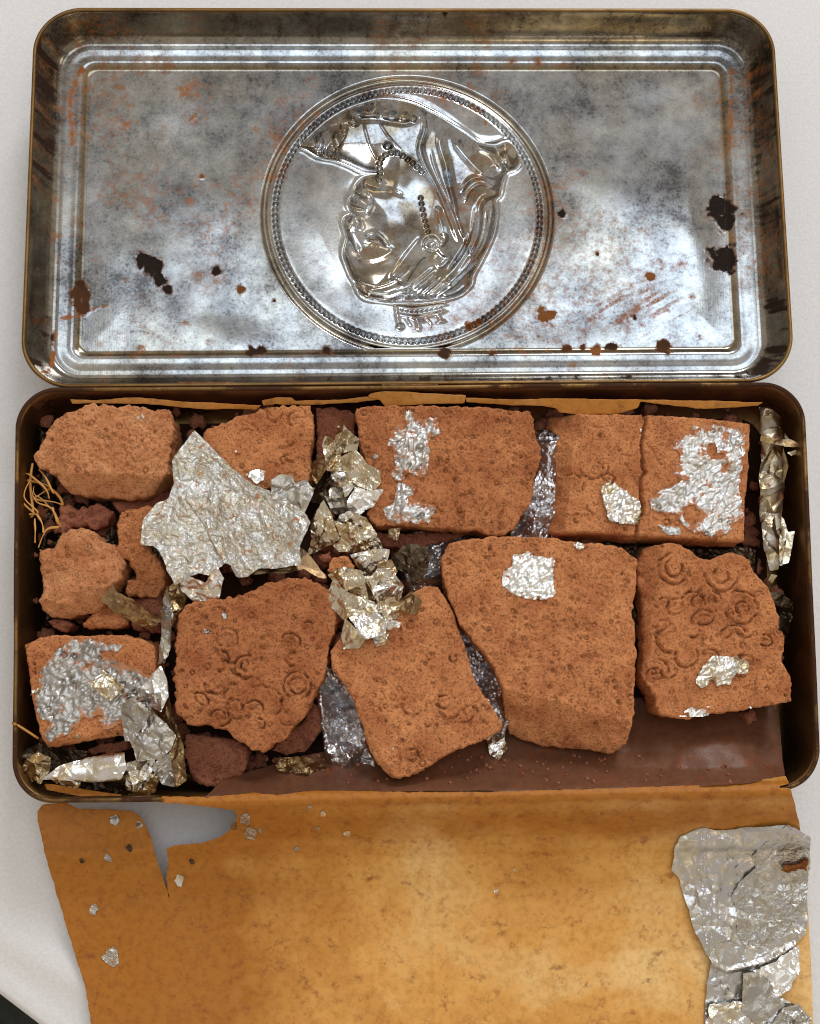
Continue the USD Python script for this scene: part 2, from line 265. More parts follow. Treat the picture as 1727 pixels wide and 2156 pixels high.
class Chunk:
    """a broken piece of chocolate: a rough top with pits and impressed rings over crumbly, broken sides"""
    def __init__(s, px, ztop, zbase, seed, tilt=(0, 0), facets=(), pits=40, rings=(), arcs=0, cracks=(), grain=1.0, skirt=-3, step=2.5, jag=5.0, rough=3.0, edge=3.2, arc_area=None, face=(70, 3.0)):
        s.seed, s.ztop, s.grain, s.rough, s.tilt, s.face = seed, ztop, grain, rough, tilt, face
        if edge > 9: s.face, edge = (44, 11.0), edge * .55
        W = ccw(at(px, ztop)); s.c = W.mean(0)
        loop = resample(smooth_line(W, 4, True) if edge > 9 else W, step)
        nn = normals2(loop)
        loop = loop + nn * (n2(loop, 34, seed, 3) * 2.0 * jag + n2(loop, 10, seed + 1, 3) * 2.4 * jag - 2.5)[:, None]
        pl = Polygon(loop).buffer(0); pl = max(pl.geoms, key=lambda q: q.area) if hasattr(pl, 'geoms') else pl
        loop = ccw(resample(np.array(pl.exterior.coords)[:-1], step))
        s.loop, s.poly = loop, pl
        s.facets = []
        for a, b, m in facets:                                     # a line on the top (photo positions): beyond its left side the piece falls away
            A, B = at([a, b], ztop); s.facets.append((A, B, m))
        r = np.random.default_rng(seed + 50)
        s.rings = [(*at([(x, y)], ztop)[0], R, a0, a1, d) for x, y, R, a0, a1, d in rings]
        bx = pl.bounds
        def rnd():
            while True:
                q = r.uniform(bx[:2], bx[2:])
                if pl.contains(shapely.Point(q)): return q
        for _ in range(int(pits * .75)):
            s.rings.append((*rnd(), r.choice([2.6, 3.4, 4.4, 5.8], p=[.4, .3, .2, .1]), 0, 7, r.uniform(4, 7.5)))
        for _ in range(arcs):
            q = rnd()
            if arc_area is not None:
                a = at([arc_area[0:2], arc_area[2:4]], ztop); q = r.uniform(a.min(0), a.max(0))
            s.rings.append((*q, r.uniform(8, 26), (a0 := r.uniform(0, 6.28)), a0 + r.uniform(1.8, 4.6), r.uniform(2.5, 4.5)))
        s.cracks = [(smooth_line(at(c, ztop), 6), w, d) for c, w, d in cracks]
        if pits >= 60 or arcs:                                     # short curling hairline cracks in the bloom
            for _ in range(int(pl.area / 6500)):
                q = rnd(); a = r.uniform(0, 6.28); cv = r.uniform(-.9, .9); L = [q]
                for _k in range(r.integers(3, 7)): a += cv + r.normal(0, .3); q = q + 9 * np.array([math.cos(a), math.sin(a)]); L.append(q)
                s.cracks.append((np.array(L), r.uniform(1.2, 1.9), r.uniform(2.5, 5)))
        s.edge = edge
        P, tri = fill(loop, step, seed=seed)
        n = len(loop)
        z = s.h(P)
        dist = cKDTree(loop).query(P)[0]; e = edge * (0.6 + 0.9 * (n2(P, 30, seed + 9, 2) + 0.5))
        z = z - e * np.clip(1 - dist / (e * 1.3), 0, 1) ** 2
        V = [np.c_[P, z]]; F = [tri]
        nn = normals2(loop); prev = np.arange(n); zb = z[:n]; cnt = len(P)
        NL = 9
        k_ = np.arange(-9, 10); kw = np.exp(-(k_ / 5.0) ** 2); kw /= kw.sum()
        soft = sum(w_ * np.roll(loop, i_, 0) for i_, w_ in zip(k_, kw))
        for k in range(1, NL + 1):
            t = k / NL; zz = zb * (1 - t) + zbase * t
            off = skirt * (t ** 0.7) + (n3(np.c_[loop, zz * 1.6], 26, seed + 3) * 17 + n3(np.c_[loop, zz * 1.6], 8, seed + 4, 2) * 7) * min(1, 2.5 * t)
            tb = min(1, 2.2 * t); V.append(np.c_[loop * (1 - tb) + soft * tb + nn * off[:, None], zz]); cur = cnt + np.arange(n); cnt += n
            nx = np.roll(np.arange(n), -1)
            F += [np.c_[prev, cur, cur[nx]], np.c_[prev, cur[nx], prev[nx]]]; prev = cur
        bottom = len(np.vstack(V)); V.append(np.r_[loop.mean(0), zbase][None])
        F.append(np.c_[prev, np.full(n, bottom), np.roll(prev, -1)])
        s.mesh = (np.vstack(V), np.vstack(F))
    def h(s, P):
        g = s.grain
        z = s.ztop + s.tilt[0] * (P[:, 0] - s.c[0]) + s.tilt[1] * (P[:, 1] - s.c[1])
        z = z + crumple(np.vstack([P, s.loop]) + 4 * np.c_[n2(np.vstack([P, s.loop]), 20, 5, 2), n2(np.vstack([P, s.loop]), 20, 6, 2)], s.face[0], s.face[1] * g, s.seed)[:len(P)]
        z = z + n2(P, 150, s.seed, 2) * 12 * g + n2(P, 36, s.seed + 2, 3) * s.rough * 1.7 * g + n2(P, 8, s.seed + 5, 2) * s.rough * 1.5 * g
        sp = n2(P, 5.5, s.seed + 15, 1); z = z - 7 * g * np.clip(sp - 0.2, 0, 1) * 1.8
        for A, B, m in s.facets:
            d = B - A; d = d / np.linalg.norm(d); side = -((P[:, 0] - A[0]) * d[1] - (P[:, 1] - A[1]) * d[0])
            side = side + n2(P, 60, s.seed + 21, 3) * 36
            b = np.maximum(side, 0); amt = np.clip(b / 25, 0, 1)
            z = z - m * b + amt * (n2(P, 26, s.seed + 22, 3) * 22 + n2(P, 8, s.seed + 23, 2) * 7)
        if s.rings:
            T = cKDTree(P)
            for x, y, R, a0, a1, dp in s.rings:
                idx = T.query_ball_point([x, y], R + 9)
                if not idx: continue
                q = P[idx] - [x, y]; rr = np.linalg.norm(q, axis=1)
                rr = rr + (n2(P[idx], 11, s.seed + 33, 2) * (7 if R > 7 else 2))
                w = 1.4 if R < 7 else 1.75; dp = dp if R < 7 else dp * 2.0
                f = -dp * np.exp(-((rr - R) / w) ** 2)
                if a1 - a0 >= 6.2 and R > 7: a0 = x % 6.28; a1 = a0 + 5.4 - (y % 1.2)
                if a1 - a0 < 6.2:
                    ang = (np.arctan2(q[:, 1], q[:, 0]) - a0) % 6.2832; f = f * np.clip(1.1 + 6 * n2(P[idx], 9, s.seed + 34, 2), 0, 1.5) * np.clip((a1 - a0 - ang) * 4, 0, 1) * np.clip(ang * 4, 0, 1)
                    f = f + 0.5 * dp * np.exp(-((rr - R + 6) / 3.0) ** 2) * (ang < a1 - a0)
                z[idx] += f
        for line, w, d in s.cracks:
            b0, b1 = line.min(0) - 40, line.max(0) + 40; near = np.nonzero(((P > b0) & (P < b1)).all(1))[0]
            if not len(near): continue
            Pn = P[near]; q, _ = seg_dist(Pn + np.c_[n2(Pn, 22, s.seed + 31, 3), n2(Pn, 22, s.seed + 32, 3)] * (24 if d > 12 else 9), line)
            z[near] -= d * np.exp(-(q / w) ** 2)
        return z
    def patch(s, px, seed, cell=13, crack=1.1, keep=0.0, lift=3.4, jag=9, step=2.2, wrinkle=0.75, hole=46):
        """a torn skin of foil still stuck on the piece, crackled into cells"""
        W = ccw(at(px, s.ztop)); lp = resample(W, 3.0); nn = normals2(lp)
        lp = lp + nn * (n2(lp, 26, seed, 3) * 2.2 * jag + n2(lp, 7, seed + 1, 2) * jag)[:, None]
        pl = Polygon(lp).buffer(0).intersection(s.poly.buffer(2))
        x0, y0, x1, y1 = pl.bounds
        nx, ny = int((x1 - x0) / step) + 2, int((y1 - y0) / step) + 2
        gx, gy = np.meshgrid(x0 + np.arange(nx) * step, y0 + np.arange(ny) * step); P = np.c_[gx.ravel(), gy.ravel()]
        r = np.random.default_rng(seed)
        seeds = r.uniform([x0 - 20, y0 - 20], [x1 + 20, y1 + 20], (int((x1 - x0 + 40) * (y1 - y0 + 40) / cell ** 2) + 6, 2))
        Pw = P + np.c_[n2(P, 16, seed + 3, 2), n2(P, 16, seed + 4, 2)] * 9
        dd, ii = cKDTree(seeds).query(Pw, k=2)
        gap = dd[:, 1] - dd[:, 0]
        ok = shapely.contains_xy(pl, P[:, 0], P[:, 1])
        ok &= ~((gap < crack * 2.4) & (n2(P, 70, seed + 5, 3) > -0.04)) if crack > .8 else True
        if keep > 0: ok &= n2(P, hole, seed + 6, 3) + 0.5 > keep + .04
        g = r.normal(0, 0.045, (len(seeds), 2))[ii[:, 0]]
        z = s.h(P) + lift + ((P - seeds[ii[:, 0]]) * g).sum(1) * wrinkle + np.minimum(gap, 6) * 0.14 * wrinkle + crumple(P, 9, 0.5 * wrinkle, seed + 7) + crumple(P, 26, 1.3 * wrinkle, seed + 8) - 1.7 * np.exp(-(gap / 1.3) ** 2) * (crack <= .8)
        e = P.reshape(ny, nx, 2); idx = np.arange(nx * ny).reshape(ny, nx); q = ok.reshape(ny, nx)
        a, b, c, d = idx[:-1, :-1], idx[:-1, 1:], idx[1:, 1:], idx[1:, :-1]
        qa, qb, qc, qd = q[:-1, :-1], q[:-1, 1:], q[1:, 1:], q[1:, :-1]
        F = np.vstack([np.c_[a[m], b[m], c[m]] for m in [qa & qb & qc]] + [np.c_[a[m], c[m], d[m]] for m in [qa & qc & qd]])
        G = coo_matrix((np.ones(len(F) * 2), (F[:, [0, 1]].ravel(), F[:, [1, 2]].ravel())), shape=(nx * ny, nx * ny))
        lab = connected_components(G, directed=False)[1]; cnt = np.bincount(lab[F[:, 0]], minlength=lab.max() + 1)
        F = F[cnt[lab[F[:, 0]]] >= min(10, cnt.max())]
        used, inv = np.unique(F, return_inverse=True)
        Pu = P[used] + r.uniform(-0.3, 0.3, (len(used), 2)) * step
        F2 = inv.reshape(-1, 3); E = np.sort(np.vstack([F2[:, [0, 1]], F2[:, [1, 2]], F2[:, [2, 0]]]), 1); ue, ct = np.unique(E, axis=0, return_counts=True)
        bd = cKDTree(Pu[np.unique(ue[ct == 1])]).query(Pu)[0]
        s.worn = np.exp(-(bd / 11) ** 2) * .8 + .3 * np.exp(-(gap[used] / 1.6) ** 2)
        return np.c_[Pu, z[used]], F2

def sheet(px, z0, seed, grad=(0, 0), cr=((40, 5), (14, 1.6)), ridge=None, jag=2.0, step=3.0, curl=None, creases=(), zfun=None, thick=1.2):
    """a loose piece of thin sheet with its outline at its own height, faceted by creases; ridge = (p0, p1, half width, height) bends it over an axis"""
    W = ccw(at(px, z0)); lp = resample(W, step); nn = normals2(lp, 2)
    lp = lp + nn * (n2(lp, 22, seed, 3) * 2.4 * jag + n2(lp, 6, seed + 1, 2) * 1.6 * jag)[:, None]
    pl = Polygon(lp).buffer(0); pl = max(pl.geoms, key=lambda q: q.area) if hasattr(pl, 'geoms') else pl
    lp = ccw(resample(np.array(pl.exterior.coords)[:-1], step))
    P, tri = fill(lp, step, seed=seed); c = P.mean(0)
    z = z0 + grad[0] * (P[:, 0] - c[0]) + grad[1] * (P[:, 1] - c[1])
    for k, (sp, am) in enumerate(cr): z = z + crumple(P, sp, am, seed + 11 * k + 3)
    if ridge:
        a, b = at(ridge[:2], z0); d, _ = seg_dist(P, [a, b]); z = z + ridge[3] * np.sqrt(np.clip(1 - (d / ridge[2]) ** 2, 0, 1))
    for line, w, hh in creases:
        d, _ = seg_dist(P, at(line, z0)); z = z + hh * np.clip(1 - d / w, 0, 1)
    if curl:
        d = np.maximum((P - c) @ np.array(curl[:2]), 0); z = z + curl[2] * d * d
    if zfun: z = z + zfun(P)
    # a real, if tiny, thickness
    n = len(lp); N = len(P); V = np.vstack([np.c_[P, z], np.c_[P, z - thick]])
    i = np.arange(n); j = np.roll(i, -1)
    F = np.vstack([tri, tri[:, ::-1] + N, np.c_[i, i + N, j + N], np.c_[i, j + N, j]])
    return V, F

# ------------------------------------------------------------------ setting: cloth and the dark floor past its edge
E0, E1 = at([(0, 2106)], 0)[0], at([(68, 2158)], 0)[0]
ed = (E1 - E0) / np.linalg.norm(E1 - E0); en = np.array([ed[1], -ed[0]])
if en @ (np.zeros(2) - E0) < 0: en = -en                        # points onto the table
def cloth():
    us = np.r_[-9000, -4000, np.arange(-2200, 2600, 40), 5000, 9000]
    prof = [(-8, -6000), (-6, -400), (-4, -90), (0, -30), (8, -10), (22, -2)]
    vs = np.r_[np.arange(45, 1500, 20), np.arange(1500, 3200, 60), 5000, 9000]
    rows = []
    for off, zz in prof: rows.append(np.c_[E0 + us[:, None] * ed + en * off, np.full(len(us), zz)])
    for v in vs:
        P = E0 + us[:, None] * ed + en * v
        z = n2(P, 500, 3, 2) * 10 * np.ones(len(P)) - 5
        z = np.minimum(z, 0) + 16 * np.exp(-((v - 120 - 0.12 * us) / 42) ** 2) * np.exp(-((us - 60) / 260) ** 2)
        rows.append(np.c_[P, z])
    V = np.vstack(rows); m = len(us); R = len(rows)
    i = (np.arange(R - 1)[:, None] * m + np.arange(m - 1)).ravel()
    F = np.vstack([np.c_[i, i + 1, i + m + 1], np.c_[i, i + m + 1, i + m]])
    a = V[F[len(F) // 4]]
    if np.cross(a[1] - a[0], a[2] - a[0])[2] < 0: F = F[:, ::-1]
    return V, F
one('tablecloth', cloth(), CLOTH, 'white woven tablecloth under the open tin', 'tablecloth', kind='structure')
fl = trimesh.creation.box((60000, 60000, 40)); fl.apply_translation((0, 0, -7000))
one('floor', (fl.vertices, fl.faces), FLOOR, 'dark floor below the table edge', 'floor', kind='structure', smooth=False)

# ------------------------------------------------------------------ the tin
tin_t = thing('chocolate_tin', 'old rectangular hinged tin lying open with rusty lid and dark tray', 'tin', (0, 0, 0))
LID0 = np.array([-3.7, 702, 165.0]); LS = 0.0215                # lid rim plane
LN = np.array([0, LS, 1.0]); LN /= np.linalg.norm(LN)
def round_loop(c4, rad, ns=150, na=36):
    """rounded quad through four corners (TL, TR, BR, BL) as points with fixed counts"""
    c4 = np.asarray(c4, float); out = []
    for i in range(4):
        p, a, b = c4[i], c4[i - 1], c4[(i + 1) % 4]
        ua, ub = (a - p) / np.linalg.norm(a - p), (b - p) / np.linalg.norm(b - p)
        t0, t1 = p + ua * rad, p + ub * rad; ctr = p + (ua + ub) * rad
        a0 = math.atan2(*(t0 - ctr)[::-1]); a1 = math.atan2(*(t1 - ctr)[::-1]); da = (a1 - a0 + math.pi) % (2 * math.pi) - math.pi
        for t in np.linspace(0, 1, na): out.append(ctr + rad * np.array([math.cos(a0 + da * t), math.sin(a0 + da * t)]))
        nxt = c4[(i + 1) % 4]; e = nxt - (b - p) / np.linalg.norm(b - p) * rad
        for t in np.linspace(0, 1, ns, endpoint=False)[1:]: out.append(t1 * (1 - t) + e * t)
    return np.array(out)
def inset4(c4, d):
    q = Polygon(c4).buffer(-d, join_style=2); return order4(np.array(q.exterior.coords)[:-1])
def order4(q):
    c = q.mean(0); return np.array([q[np.argmin((q - c) @ np.array(k))] for k in ((1, -1), (-1, -1), (-1, 1), (1, 1))])
def bridge(loops):
    n = len(loops[0]); V = np.vstack(loops); F = []; i = np.arange(n); j = np.roll(i, -1)
    for k in range(len(loops) - 1): F += [np.c_[i, i + n, j + n] + k * n, np.c_[i, j + n, j] + k * n]
    return V, np.vstack(F)
# --- tray
TC = at(tr('D', (36, 819), (1690, 807), (1727, 1660), (28, 1690)), ZR)
def tray_loops():
    prof = [(4, 0, 78), (0, 5, 82), (-1, 40, 84), (-1, 120, 84), (-1, 168, 84), (-3, 176, 84), (-1, 181, 84), (3, 183, 84), (7, 180, 84), (8, 172, 84), (8, 120, 82), (9, 50, 80), (14, 22, 74), (26, 10, 66), (40, 8, 58)]
    return [np.c_[round_loop(inset4(TC, d), r), np.full(len(round_loop(TC, 80)), z)] for d, z, r in prof]
lo = tray_loops(); V, F = bridge(lo)
nz = n3(V, 300, 5, 2); V = V + np.c_[nz * 5, n3(V, 260, 6, 2) * 5, np.zeros(len(V))]
Pf, Tf = fill(V[-len(lo[0]):, :2][::1] if True else None, 24, seed=1)
tv, tf = V, F
fv = np.c_[Pf, np.full(len(Pf), 8.0)]
def outward(v, f, ref):
    a = v[f]; n = np.cross(a[:, 1] - a[:, 0], a[:, 2] - a[:, 0]); return f if (n * (a.mean(1) - ref)).sum() > 0 else f[:, ::-1]
tray = put('tray', (np.vstack([tv, fv]), np.vstack([tf[:, ::-1], Tf + len(tv)])), TRAY, tin_t,
           attrs={'rust': np.r_[np.clip(n3(tv, 120, 8, 4) * 1.2 + 0.06 + .42 * (tv[:, 1] > 225), 0, 1), np.full(len(fv), 0.8)] * 0.9, 'dark': np.r_[np.clip(n3(tv, 60, 9, 3) * 2 + 0.2, 0, 1), np.full(len(fv), 0.8)], 'brass': np.full(len(tv) + len(fv), 0.25)},
           label='deep tray with tarnished dark brown walls')
def tube(path, r, n=8, closed=False):
    path = np.asarray(path, float); N = len(path)
    t = np.gradient(path, axis=0) if not closed else np.roll(path, -1, 0) - np.roll(path, 1, 0)
    t /= np.maximum(np.linalg.norm(t, axis=1, keepdims=True), 1e-9)
    a = np.cross(t, [0, 0, 1.0]); bad = np.linalg.norm(a, axis=1) < 1e-3; a[bad] = [1, 0, 0]; a /= np.linalg.norm(a, axis=1, keepdims=True); b = np.cross(a, t)
    th = np.linspace(0, 2 * np.pi, n, endpoint=False); r = np.broadcast_to(r, (N,))
    V = (path[:, None] + r[:, None, None] * (np.cos(th)[None, :, None] * a[:, None] + np.sin(th)[None, :, None] * b[:, None])).reshape(-1, 3)
    i = np.arange(N if closed else N - 1)[:, None] * n + np.arange(n); i2 = np.arange(N if closed else N - 1)[:, None] * n + (np.arange(n) + 1) % n
    q = lambda k: (k + n) % (N * n)
    F = np.vstack([np.c_[i.ravel(), i2.ravel(), q(i2).ravel()], np.c_[i.ravel(), q(i2).ravel(), q(i).ravel()]])
    return V, F
rim = round_loop(inset4(TC, 2), 83)
rim3 = np.c_[rim, np.full(len(rim), 180.0)]; rim3[:, :2] += np.c_[n3(rim3, 300, 5, 2) * 5, n3(rim3, 260, 6, 2) * 5]
rv, rf = tube(rim3, 5.0, 10, True)
put('rolled_rim', (rv, rf), TRAY, tray, attrs={'rust': np.clip(n3(rv, 90, 12, 4) * 1.4 + .42, 0, 1), 'dark': np.full(len(rv), .75), 'brass': np.full(len(rv), .3)}, label='rolled dark brass edge of the tray')

# --- lid
LC = on_plane(tr('D', (77, 20), (1623, 22), (1671, 800), (46, 813)), LID0, LN)[:, :2]
def lid_z(P, depth): return LID0[2] - LS * (P[:, 1] - LID0[1]) - depth
#  inset, depth, corner radius
LP = [(9, 84, 96), (3, 40, 100), (-1, 8, 104), (-2, 2, 105), (0, -2, 103), (3, 0, 100), (6, 6, 98), (10, 18, 96), (14, 34, 92), (19, 50, 88), (25, 64, 82), (31, 72, 76), (36, 77, 71), (41, 79.5, 66), (46, 79.5, 61), (51, 79, 57), (56, 79.3, 53), (62, 80.6, 48), (68, 81.4, 43), (74, 81.5, 38), (79, 81.1, 34), (83, 81.2, 31), (87, 83, 28), (91, 86.2, 26), (95, 89.2, 24), (99, 90.8, 22), (103, 90.5, 20)]
def lid_loops():
    L = []
    for d, dep, r in LP:
        q = round_loop(inset4(LC, d), r, 200, 44); L.append(np.c_[q, lid_z(q, dep)])
    return L
ll = lid_loops(); lv, lf = bridge(ll)
PANEL = ll[-1][:, :2]
MC3 = on_plane([[859, 448]], LID0 - np.array([0, 0, 90]), LN)[0]; MC = MC3[:2]; MR = 336.0
circ = MC + MR * np.c_[np.cos(a := np.linspace(0, 2 * np.pi, 900, endpoint=False)), np.sin(a)]
def lp_(c, *pts): return on_plane(tr(c, *pts), LID0 - np.array([0, 0, 90]), LN)[:, :2]
def flatdent(P):
    return n2(P, 380, 40, 2) * 26 + n2(P, 130, 41, 2) * 2.2 + 3.5 * np.exp(-(((P[:, 0] - lp_('D', (1400, 480))[0][0]) / 130) ** 2 + ((P[:, 1] - lp_('D', (1400, 480))[0][1]) / 170) ** 2)) - 5 * np.exp(-(((P[:, 0] - lp_('D', (330, 300))[0][0]) / 160) ** 2 + ((P[:, 1] - lp_('D', (330, 330))[0][1]) / 150) ** 2))
pp = Polygon(PANEL)
def panel():
    s = 3.4; x0, y0, x1, y1 = pp.bounds
    gx, gy = np.meshgrid(np.arange(x0, x1, s), np.arange(y0, y1, s)); g = np.c_[gx.ravel(), gy.ravel()]
    g = g[shapely.contains_xy(pp.buffer(-2.5), g[:, 0], g[:, 1])]; g = g[np.linalg.norm(g - MC, axis=1) > MR + 2]
    P = np.vstack([PANEL, circ, g]); tri = Delaunay(P).simplices; c = P[tri].mean(1)
    tri = tri[shapely.contains_xy(pp, c[:, 0], c[:, 1]) & (np.linalg.norm(c - MC, axis=1) > MR - 0.02)]
    a = P[tri]; cr = (a[:, 1, 0] - a[:, 0, 0]) * (a[:, 2, 1] - a[:, 0, 1]) - (a[:, 1, 1] - a[:, 0, 1]) * (a[:, 2, 0] - a[:, 0, 0])
    tri[cr < 0] = tri[cr < 0][:, ::-1]; tri = tri[np.abs(cr) > 1e-6]
    return P, tri
def edge_fade(P):
    d = shapely.distance(pp.exterior, shapely.points(P)); e = np.abs(np.linalg.norm(P - MC, axis=1) - MR)
    f = lambda t: t * t * (3 - 2 * t)
    return f(np.clip(d / 90, 0, 1)) * f(np.clip(e / 130, 0, 1))
# corrosion marks, at the places of the photograph
BLOT = [('L1', (640, 1120), 40, 1), ('L1', (600, 1095), 30, 1), ('L1', (675, 1175), 28, 1), ('L1', (705, 1215), 20, 1), ('L1', (918, 1140), 20, 1), ('L1', (342, 1230), 34, .8), ('L1', (350, 1290), 30, .8), ('L1', (335, 1195), 18, .9), ('L1', (1155, 1265), 10, 1),
        ('L1', (1060, 1475), 34, .95), ('L1', (1100, 1475), 30, .95), ('L1', (1370, 1480), 30, .95), ('L1', (1015, 1215), 24, .5),
        ('L2', (1310, 880), 56, 1), ('L2', (1330, 930), 44, 1), ('L2', (1320, 1090), 54, 1), ('L2', (1330, 1115), 36, 1), ('L2', (1285, 1120), 24, 1), ('L2', (640, 900), 17, 1), ('L2', (580, 1325), 38, .35), ('L2', (1012, 1165), 17, .3), ('L2', (945, 1330), 12, .9), ('L2', (660, 1465), 26, .8), ('L2', (725, 1460), 20, .8), ('L2', (850, 1465), 34, .9), ('L2', (1070, 1460), 44, .8), ('L2', (150, 1490), 40, .9), ('L2', (350, 1485), 24, .8),
        ('L2', (810, 1225), 26, .1), ('L2', (890, 1250), 18, .1), ('L2', (690, 1550), 36, .2), ('L2', (1185, 1245), 14, .1), ('L2', (1220, 1420), 13, .1), ('L2', (1330, 1420), 10, .1), ('L2', (790, 1070), 9, .9), ('L2', (140, 130), 16, 1), ('L2', (310, 510), 16, .2), ('L2', (265, 370), 22, .1), ('L2', (250, 1370), 22, .3), ('L2', (290, 1350), 16, .3),
        ('L1', (810, 390), 62, 0), ('L1', (540, 520), 36, 0), ('L1', (820, 490), 44, 0), ('L1', (590, 1465), 32, 0), ('L1', (880, 1440), 16, 0), ('L1', (780, 1360), 18, 0), ('L1', (250, 1100), 20, .1), ('L1', (240, 1000), 22, .1), ('L1', (265, 250), 30, 0), ('L1', (340, 230), 26, 0), ('L1', (680, 270), 44, 0), ('L1', (600, 270), 40, 0), ('L1', (1140, 540), 12, 0), ('L1', (1080, 540), 12, 0), ('L1', (850, 740), 12, .4), ('L1', (800, 840), 20, .0), ('L1', (530, 1180), 12, 0),
        ('L2', (1420, 330), 44, 0), ('L2', (1440, 420), 26, 0), ('L2', (430, 270), 34, 0), ('L2', (540, 270), 30, 0), ('L2', (280, 275), 40, 0), ('L2', (640, 275), 24, 0), ('L2', (1140, 1110), 36, 0), ('L2', (1060, 1130), 34, 0), ('L2', (760, 1340), 44, .2), ('L2', (1450, 1110), 22, 0), ('L2', (1465, 1255), 20, 0), ('L2', (910, 1370), 26, .1), ('L2', (720, 1420), 34, .2), ('L2', (1100, 1430), 30, .2), ('L2', (780, 1480), 34, .3), ('L2', (470, 1470), 40, .0)]
LINES = [('L1', [(455, 1285), (400, 1300), (340, 1330), (265, 1345)], 9, .3), ('L1', [(235, 1380), (228, 1500), (225, 1600)], 12, 0), ('L2', [(105, 395), (200, 430), (300, 475), (320, 520)], 7, .1), ('L1', [(350, 290), (300, 430), (310, 620)], 12, 0), ('L2', [(1350, 300), (1345, 600)], 8, 0)]
def marks(P, lidpart=0.0):
    rust = np.zeros(len(P)); dark = np.zeros(len(P)); T = cKDTree(P)
    for k, (c, p, r, dk) in enumerate(BLOT):
        q = lp_(c, p)[0]; R = r * S2 * (0.95 if p[1] > 1440 else 1.32)
        i = np.array(T.query_ball_point(q, R * 2.2), int)
        if not len(i): continue
        d = np.linalg.norm(P[i] - q, axis=1) / R + n2(P[i], 14, 60 + k, 4) * 1.9
        v = np.clip((1.2 - d) * (1.0 if dk > .25 else 0.8), 0, 1) * (1 if dk > .25 else 0.42)
        v = np.maximum(v, .33 * np.exp(-(np.maximum(d, 0) / 1.5) ** 2)); rust[i] = np.maximum(rust[i], v); dark[i] = np.maximum(dark[i], np.clip((1.0 - d) * 4, 0, 1) * dk)
    for c, l, w, dk in LINES:
        d, _ = seg_dist(P, smooth_line(lp_(c, *l), 6)); v = np.clip(1.3 - d / (w * S2) - n2(P, 12, 77, 3) * 2.6, 0, 1) * .5
        rust = np.maximum(rust, v)
    q = lp_('D', (1340, 650))[0]; e = np.exp(-(((P[:, 0] - q[0]) / 190) ** 2 + ((P[:, 1] - q[1]) / 85) ** 2) ** 1.5)
    st = fbm(np.c_[(P[:, 0] + P[:, 1]) / 60 * 0.5, (P[:, 1] - 0.55 * P[:, 0]) / 9, np.full(len(P), 4.)], 4, 8)
    rust = np.maximum(rust, np.clip(n2(P, 150, 95, 3) * 1.1 + 0.16, 0, 0.26))
    rust = np.maximum(rust, np.clip((st - 0.46) * 2.6, 0, 0.42) * e)
    q = lp_('D', (950, 690))[0]; e = np.exp(-(((P[:, 0] - q[0]) / 420) ** 2 + ((P[:, 1] - q[1]) / 70) ** 2))
    sp = n2(P, 5, 91, 2); spk = np.clip((sp - 0.2) * 8, 0, 1) * e; rust = np.maximum(rust, spk * .6); dark = np.maximum(dark, spk * .55)
    return rust, dark
HOLES = [lp_('L1', (590, 1100), (612, 1080), (655, 1112), (690, 1115), (680, 1150), (700, 1170), (712, 1235), (692, 1220), (640, 1160), (590, 1140)),
         lp_('L2', (1275, 870), (1300, 845), (1345, 840), (1350, 955), (1310, 950), (1285, 930), (1262, 925)),
         lp_('L2', (1275, 1080), (1310, 1050), (1345, 1055), (1355, 1130), (1320, 1125), (1275, 1110)), lp_('L1', (908, 1130), (925, 1122), (932, 1145), (918, 1158), (906, 1148))]
P, tri = panel()
keep = np.ones(len(tri), bool); c = P[tri].mean(1)
for hq in HOLES:
    pl = Polygon(hq); b = pl.buffer(6).bounds
    m = (c[:, 0] > b[0]) & (c[:, 0] < b[2]) & (c[:, 1] > b[1]) & (c[:, 1] < b[3])
    if m.any():
        cc = c[m] + np.c_[n2(c[m], 9, 33, 2), n2(c[m], 9, 34, 2)] * 9; i = np.nonzero(m)[0]; keep[i[shapely.contains_xy(pl, cc[:, 0], cc[:, 1])]] = True
tri = tri[keep]
rk, dk_ = marks(P); pz = lid_z(P, 90.5) + flatdent(P) * edge_fade(P) + np.clip(rk - .3, 0, 1) * (2.0 + 9 * n2(P, 9, 55, 3)) - 2.5 * dk_ * np.clip(rk * 2 - 1, 0, 1)
V = np.vstack([lv, np.c_[P, pz]]); F = np.vstack([lf, tri + len(lv)])
rust, dark = marks(V[:, :2])
nl = len(ll[0]); dep = np.repeat([p[1] for p in LP], nl); ins = np.repeat([p[0] for p in LP], nl)
wall = np.clip((52 - ins) / 26, 0, 1)
arc_ = np.tile(np.r_[0, np.cumsum(np.linalg.norm(np.diff(lv[:nl, :2], axis=0), axis=1))], len(LP)); streakn = .5 * fbm(np.c_[arc_ / 15 + ins * .02, ins / 55, np.zeros(len(lv))], 3, 14) + .5 * fbm(np.c_[arc_ / 130, ins / 40, np.ones(len(lv))], 3, 15)
dkw = np.clip((streakn - 0.53) * 9, 0, 1) * np.clip((46 - ins) / 20, 0, 1)
dkw = dkw * np.where(lv[:, 1] > LC[0, 1] - 60, .45, 1.0)
rust[:len(lv)] = np.maximum(rust[:len(lv)], np.maximum(dkw * .62, np.clip(n3(lv, 70, 18, 4) * 1.2 - .1, 0, .3)))
dark[:len(lv)] = np.maximum(dark[:len(lv)], np.clip(dkw * 4, 0, .95))
brass = np.zeros(len(V)); brass[:len(lv)] = np.maximum(wall * .62, np.exp(-((ins - 94) / 7.0) ** 2) * .85)
lid = put('lid', (V, F), TIN, tin_t, attrs={'rust': rust, 'dark': dark, 'brass': brass}, label='shallow bare metal lid with rust spots and holes, inside up')
